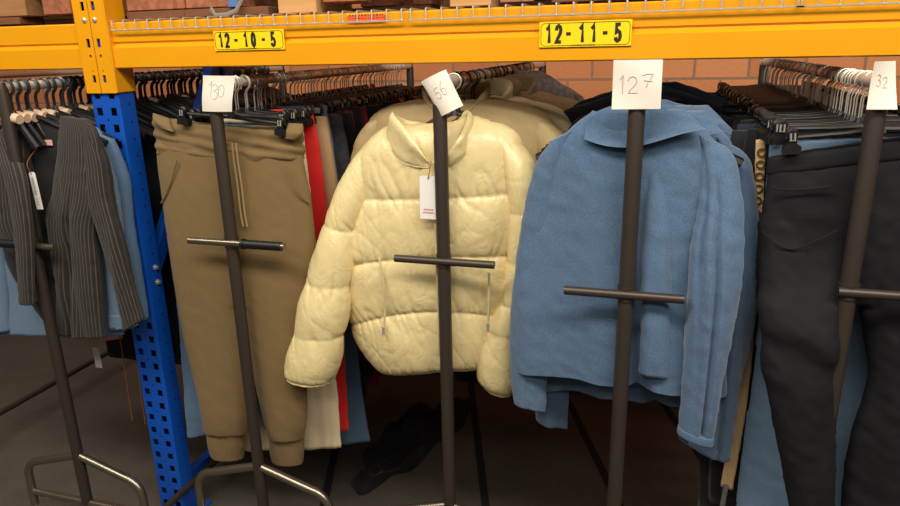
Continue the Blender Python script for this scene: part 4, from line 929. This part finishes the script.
hang_hanger('coat', x3+.02, 2.205, 'black coat hanger of the navy top behind the beige jackets'); hang_hanger('coat', x3+.03, 2.335, 'coat hanger inside the pale cable knit cardigan')
for i in range(6): place_top(x3+random.uniform(-.01, .01), 2.42+.055*i, (c_black, c_ink, c_black2)[i % 3], 'dark top packed at the far end of the puffer rail', 'dark tops on the puffer rail', random.uniform(-.05, .05), -.02, proto='short_top')
for i in range(22):
    hang_hanger('narrow', x3+random.uniform(-.006, .006), 1.66+.046*i + (0.012 if i % 3 else 0), 'wire hook hanger in the row behind card 56', 'hangers on the puffer rail', random.uniform(-.18, .18))
for i in range(5):
    place_trousers(i, x3+.02+random.uniform(-.02, .02), 2.14+.13*i, (c_black, c_ink, c_black2)[i % 3], 'long dark trousers hanging in the shade under the puffer rail', 'dark trousers on the puffer rail', random.uniform(-.1, .1), -.06)

# ================================================================ fourth rail: dark tops behind the blue overshirts
x4 = RK[3][0]
for i, (yy, m, dx, dz, lb) in enumerate([(1.72, c_slate, .045, -.0, 'slate blue top just behind the last blue overshirt'), (1.80, c_black2, .03, .025, 'black top with a wide shoulder behind the slate blue one'), (1.90, c_black, -.02, .035, 'black folded top, second of the black ones behind card 127'), (2.02, c_ink, .0, .045, 'ink blue top behind the black ones on the overshirt rail'), (2.16, c_ink, .03, .05, 'ink blue top near the far end of the overshirt rail'), (2.34, c_black, 0, .0, 'black top at the far end of the overshirt rail')]):
    place_top(x4+dx, yy, m, lb, None, random.uniform(-.06, .06), dz, proto='short_top'); hang_hanger('coat', x4+dx*.3, yy+.004, 'coat hanger of the ' + lb.split(' behind')[0].split(' near')[0].split(' at')[0].split(' just')[0] + ' behind card 127', 'hangers at the back of the overshirt rail')

# ================================================================ fifth rail: navy trousers in front, black ones behind
x5 = RK[4][0]
YN = 1.437; NR = (x5, YN, RZ)
nt = thing('navy_trousers', 'dark navy trousers seen from behind, front of the rail with card 32', 'trousers', NR)
N_ = lambda rows: rows_px(rows, YN, NR); mb = MB(); sN = soft(501, .007, 13, 2.4, .0018)
loft(mb, N_([((767, 166), (915, 148), 0, .016), ((765, 190), (925, 182), 0, .026), ((759, 230), (936, 230), 0, .032), ((757, 270), (942, 275), 0, .032), ((757, 300), (946, 305), 0, .028)]), 96, 50, 3.2, sN)
loft(mb, N_([((760, 220), (862, 225), 0, .026), ((757, 275), (853, 280), -.024, .030), ((757, 320), (842, 325), -.058, .032), ((763, 365), (838, 368), -.066, .030), ((772, 410), (836, 414), -.068, .030), ((782, 460), (834, 465), -.068, .028), ((792, 520), (832, 525), -.066, .026), ((797, 580), (828, 585), -.060, .024)]), 72, 90, 2.6,
     lambda a, t, s, x, z: soft(511, .009, 16, 3.0, .002)(a, t, s, x, z) + .007*np.sin((z*46+x*30))*np.exp(-((t-.36)/.10)**2)*(s < 0))
loft(mb, N_([((838, 220), (946, 225), .002, .026), ((856, 290), (952, 290), .002, .030), ((864, 335), (952, 335), .002, .032), ((870, 372), (948, 374), .0, .032), ((861, 405), (942, 408), -.002, .032), ((851, 440), (934, 442), -.004, .030), ((845, 500), (918, 502), -.004, .028), ((842, 570), (905, 572), -.004, .026)]), 72, 90, 2.6,
     lambda a, t, s, x, z: soft(521, .010, 16, 2.4, .002)(a, t, s, x, z))
welded(mb.build('trouser_legs', c_navy, nt, angle=180), .0042)
mb = MB(); loft(mb, N_([((768, 157), (912, 136), 0, .012), ((767, 160), (913, 139), 0, .019), ((766, 170), (914, 152), 0, .022), ((766, 174), (915, 156), 0, .019)]), 96, 14, 3.2, lambda a, t, s, x, z: .0015*vn(x*40, z*30, s)); mb.build('waistband', c_navy, nt, angle=180)
surf_line('pocket_welt', [(772, 188, -.030), (790, 190, -.036), (812, 189, -.038), (832, 186, -.038)], YN, NR, -.03, .0022, c_navy, nt)
surf_line('pocket_seam', [(762, 231, -.030), (775, 243, -.040), (790, 249, -.043), (806, 245, -.044), (822, 238, -.044), (838, 230, -.042)], YN, NR, -.03, .0016, c_navy, nt)
surf_line('back_seam', [(862, 170, -.026), (862, 200, -.036), (860, 240, -.042), (856, 280, -.042)], YN, NR, -.03, .0018, c_navy, nt)
hh = hang_hanger('clip', x5, YN-.002, 'black clip hanger slanting over the waistband of the navy trousers', None, 0.0)
hh.rotation_euler = (0, -.085, .0); hh.location = (x5+.012, YN-.026, RZ)
YE = 1.515; ER = (x5, YE, RZ)
px_trousers('jeans', 'light blue jeans showing behind and between the navy trouser legs', 'jeans', YE, ER,
  [[((768, 141), (850, 138), 0, .010), ((764, 200), (852, 200), 0, .014), ((758, 290), (838, 290), 0, .015), ((751, 380), (836, 380), 0, .015), ((744, 430), (834, 430), 0, .015), ((737, 490), (830, 490), 0, .015), ((731, 560), (828, 560), 0, .014)],
   [((825, 138), (905, 134), 0, .010), ((828, 200), (915, 200), 0, .014), ((832, 290), (925, 290), 0, .015), ((836, 380), (925, 380), 0, .015), ((834, 430), (922, 430), 0, .015), ((832, 490), (920, 490), 0, .015), ((830, 560), (915, 560), 0, .014)]], c_denim, 531)
hang_hanger('clip', x5, YE, 'black clip hanger holding the light blue jeans behind the navy trousers')
for i in range(26):
    yy = 1.575+.042*i
    place_trousers(i, x5-.012+random.uniform(-.010, .010), yy, (c_black, c_black2, c_ink, c_black)[i % 4], 'black trousers packed along the rail behind the navy pair', 'black trousers on the rail with card 32', random.uniform(-.06, .06), -random.uniform(0, .02))
for i in range(64):
    yy = 1.452+.0212*i
    hang_hanger('clip', x5+random.uniform(-.006, .006), yy, 'black clip hanger with bright wire hook in the row behind card 32', 'clip hangers on the rail with card 32', random.uniform(-.14, .14)+.05)
# a tan strap with metal rings hanging between the overshirts and the black trousers
YT = 1.532; TR = tuple(at(760, 140, YT))
stp = thing('ring_strap', 'narrow tan strap with gold rings hanging between the blue overshirts and black trousers', 'strap', TR)
T_ = lambda rows: rows_px(rows, YT, TR)
mb = MB(); loft(mb, T_([((756, 140), (766, 138), 0, .003), ((753, 200), (764, 200), 0, .004), ((744, 300), (757, 300), 0, .004), ((732, 400), (747, 400), 0, .004), ((727, 440), (741, 440), 0, .005), ((720, 486), (732, 490), 0, .004)]), 20, 50, 2.4, soft(541, .002, 60, 2)); mb.build('strap_band', cloth('strap_cloth', (214, 178, 130), .85, .08), stp, angle=180)
for i, (px, py) in enumerate([(761, 152), (760, 164), (759, 176), (758, 188), (757, 200), (756, 214), (754, 228)]):
    a = loc_px((px, py), YT, TR); MB().tube([(a[0]+.0075*math.cos(q*math.pi/8), -.007, a[1]+.0075*math.sin(q*math.pi/8)) for q in range(17)], .0018, 6, cap=False).build('ring', m_clasp, stp)
q = MB(); cord(q, [(loc_px(p, YT, TR)[0], -.004, loc_px(p, YT, TR)[1]) for p in ((726, 484), (724, 495), (722, 508), (721, 525))], .006, 8); q.build('braided_end', cloth('braid', (120, 118, 116), .8, .1, pattern='cable'), stp)

# ================================================================ on the floor
hp = thing('fallen_garment', 'crumpled black garment lying on the floor under the puffer jacket', 'garment', (-0.87, 2.26, 0), -.14)
mb = MB(); n = 72; g = []
for i in range(n):
    for j in range(n):
        q = 2*math.pi*j/n; rr = i/(n-1); edge = 1+.30*float(vn(math.cos(q)*2.2, math.sin(q)*2.2, 0, 631))
        u, v = rr*math.cos(q)*edge, rr*math.sin(q)*edge
        e = max(0.0, 1-rr**2.4); rg = 1-abs(float(vn(u*3.1+v, v*3.4, 0, 611)))*2.2; r2 = 1-abs(float(vn(u*6.3, v*5.1-u*2, 0, 617)))*2.4
        z = .004 + e**.45*(.055+.055*float(fbm(u*1.6, v*2.0, 0, 601, 2))+.030*max(0, rg)+.014*max(0, r2))
        g.append((u*.115+v*.05, v*.34, max(.004, z)))
mb.v = g; mb.f = [(i*n+j, i*n+(j+1) % n, (i+1)*n+(j+1) % n, (i+1)*n+j) for i in range(n-1) for j in range(n)]
mb.build('crumpled_cloth', c_black, hp, angle=180)
sc = at(449, 409, 2.2); 
tg_ = thing('paper_scrap', 'small pinkish paper ticket lying on the floor behind the puffer jacket post', 'paper', (-0.80, 2.54, 0.0)); tg_.rotation_euler = (0, 0, .25)
MB().box((-.045, -.022, .0005), (.045, .022, .0015)).build('ticket', plain('ticket_pink', (208, 160, 138), .8), tg_, smooth=False)
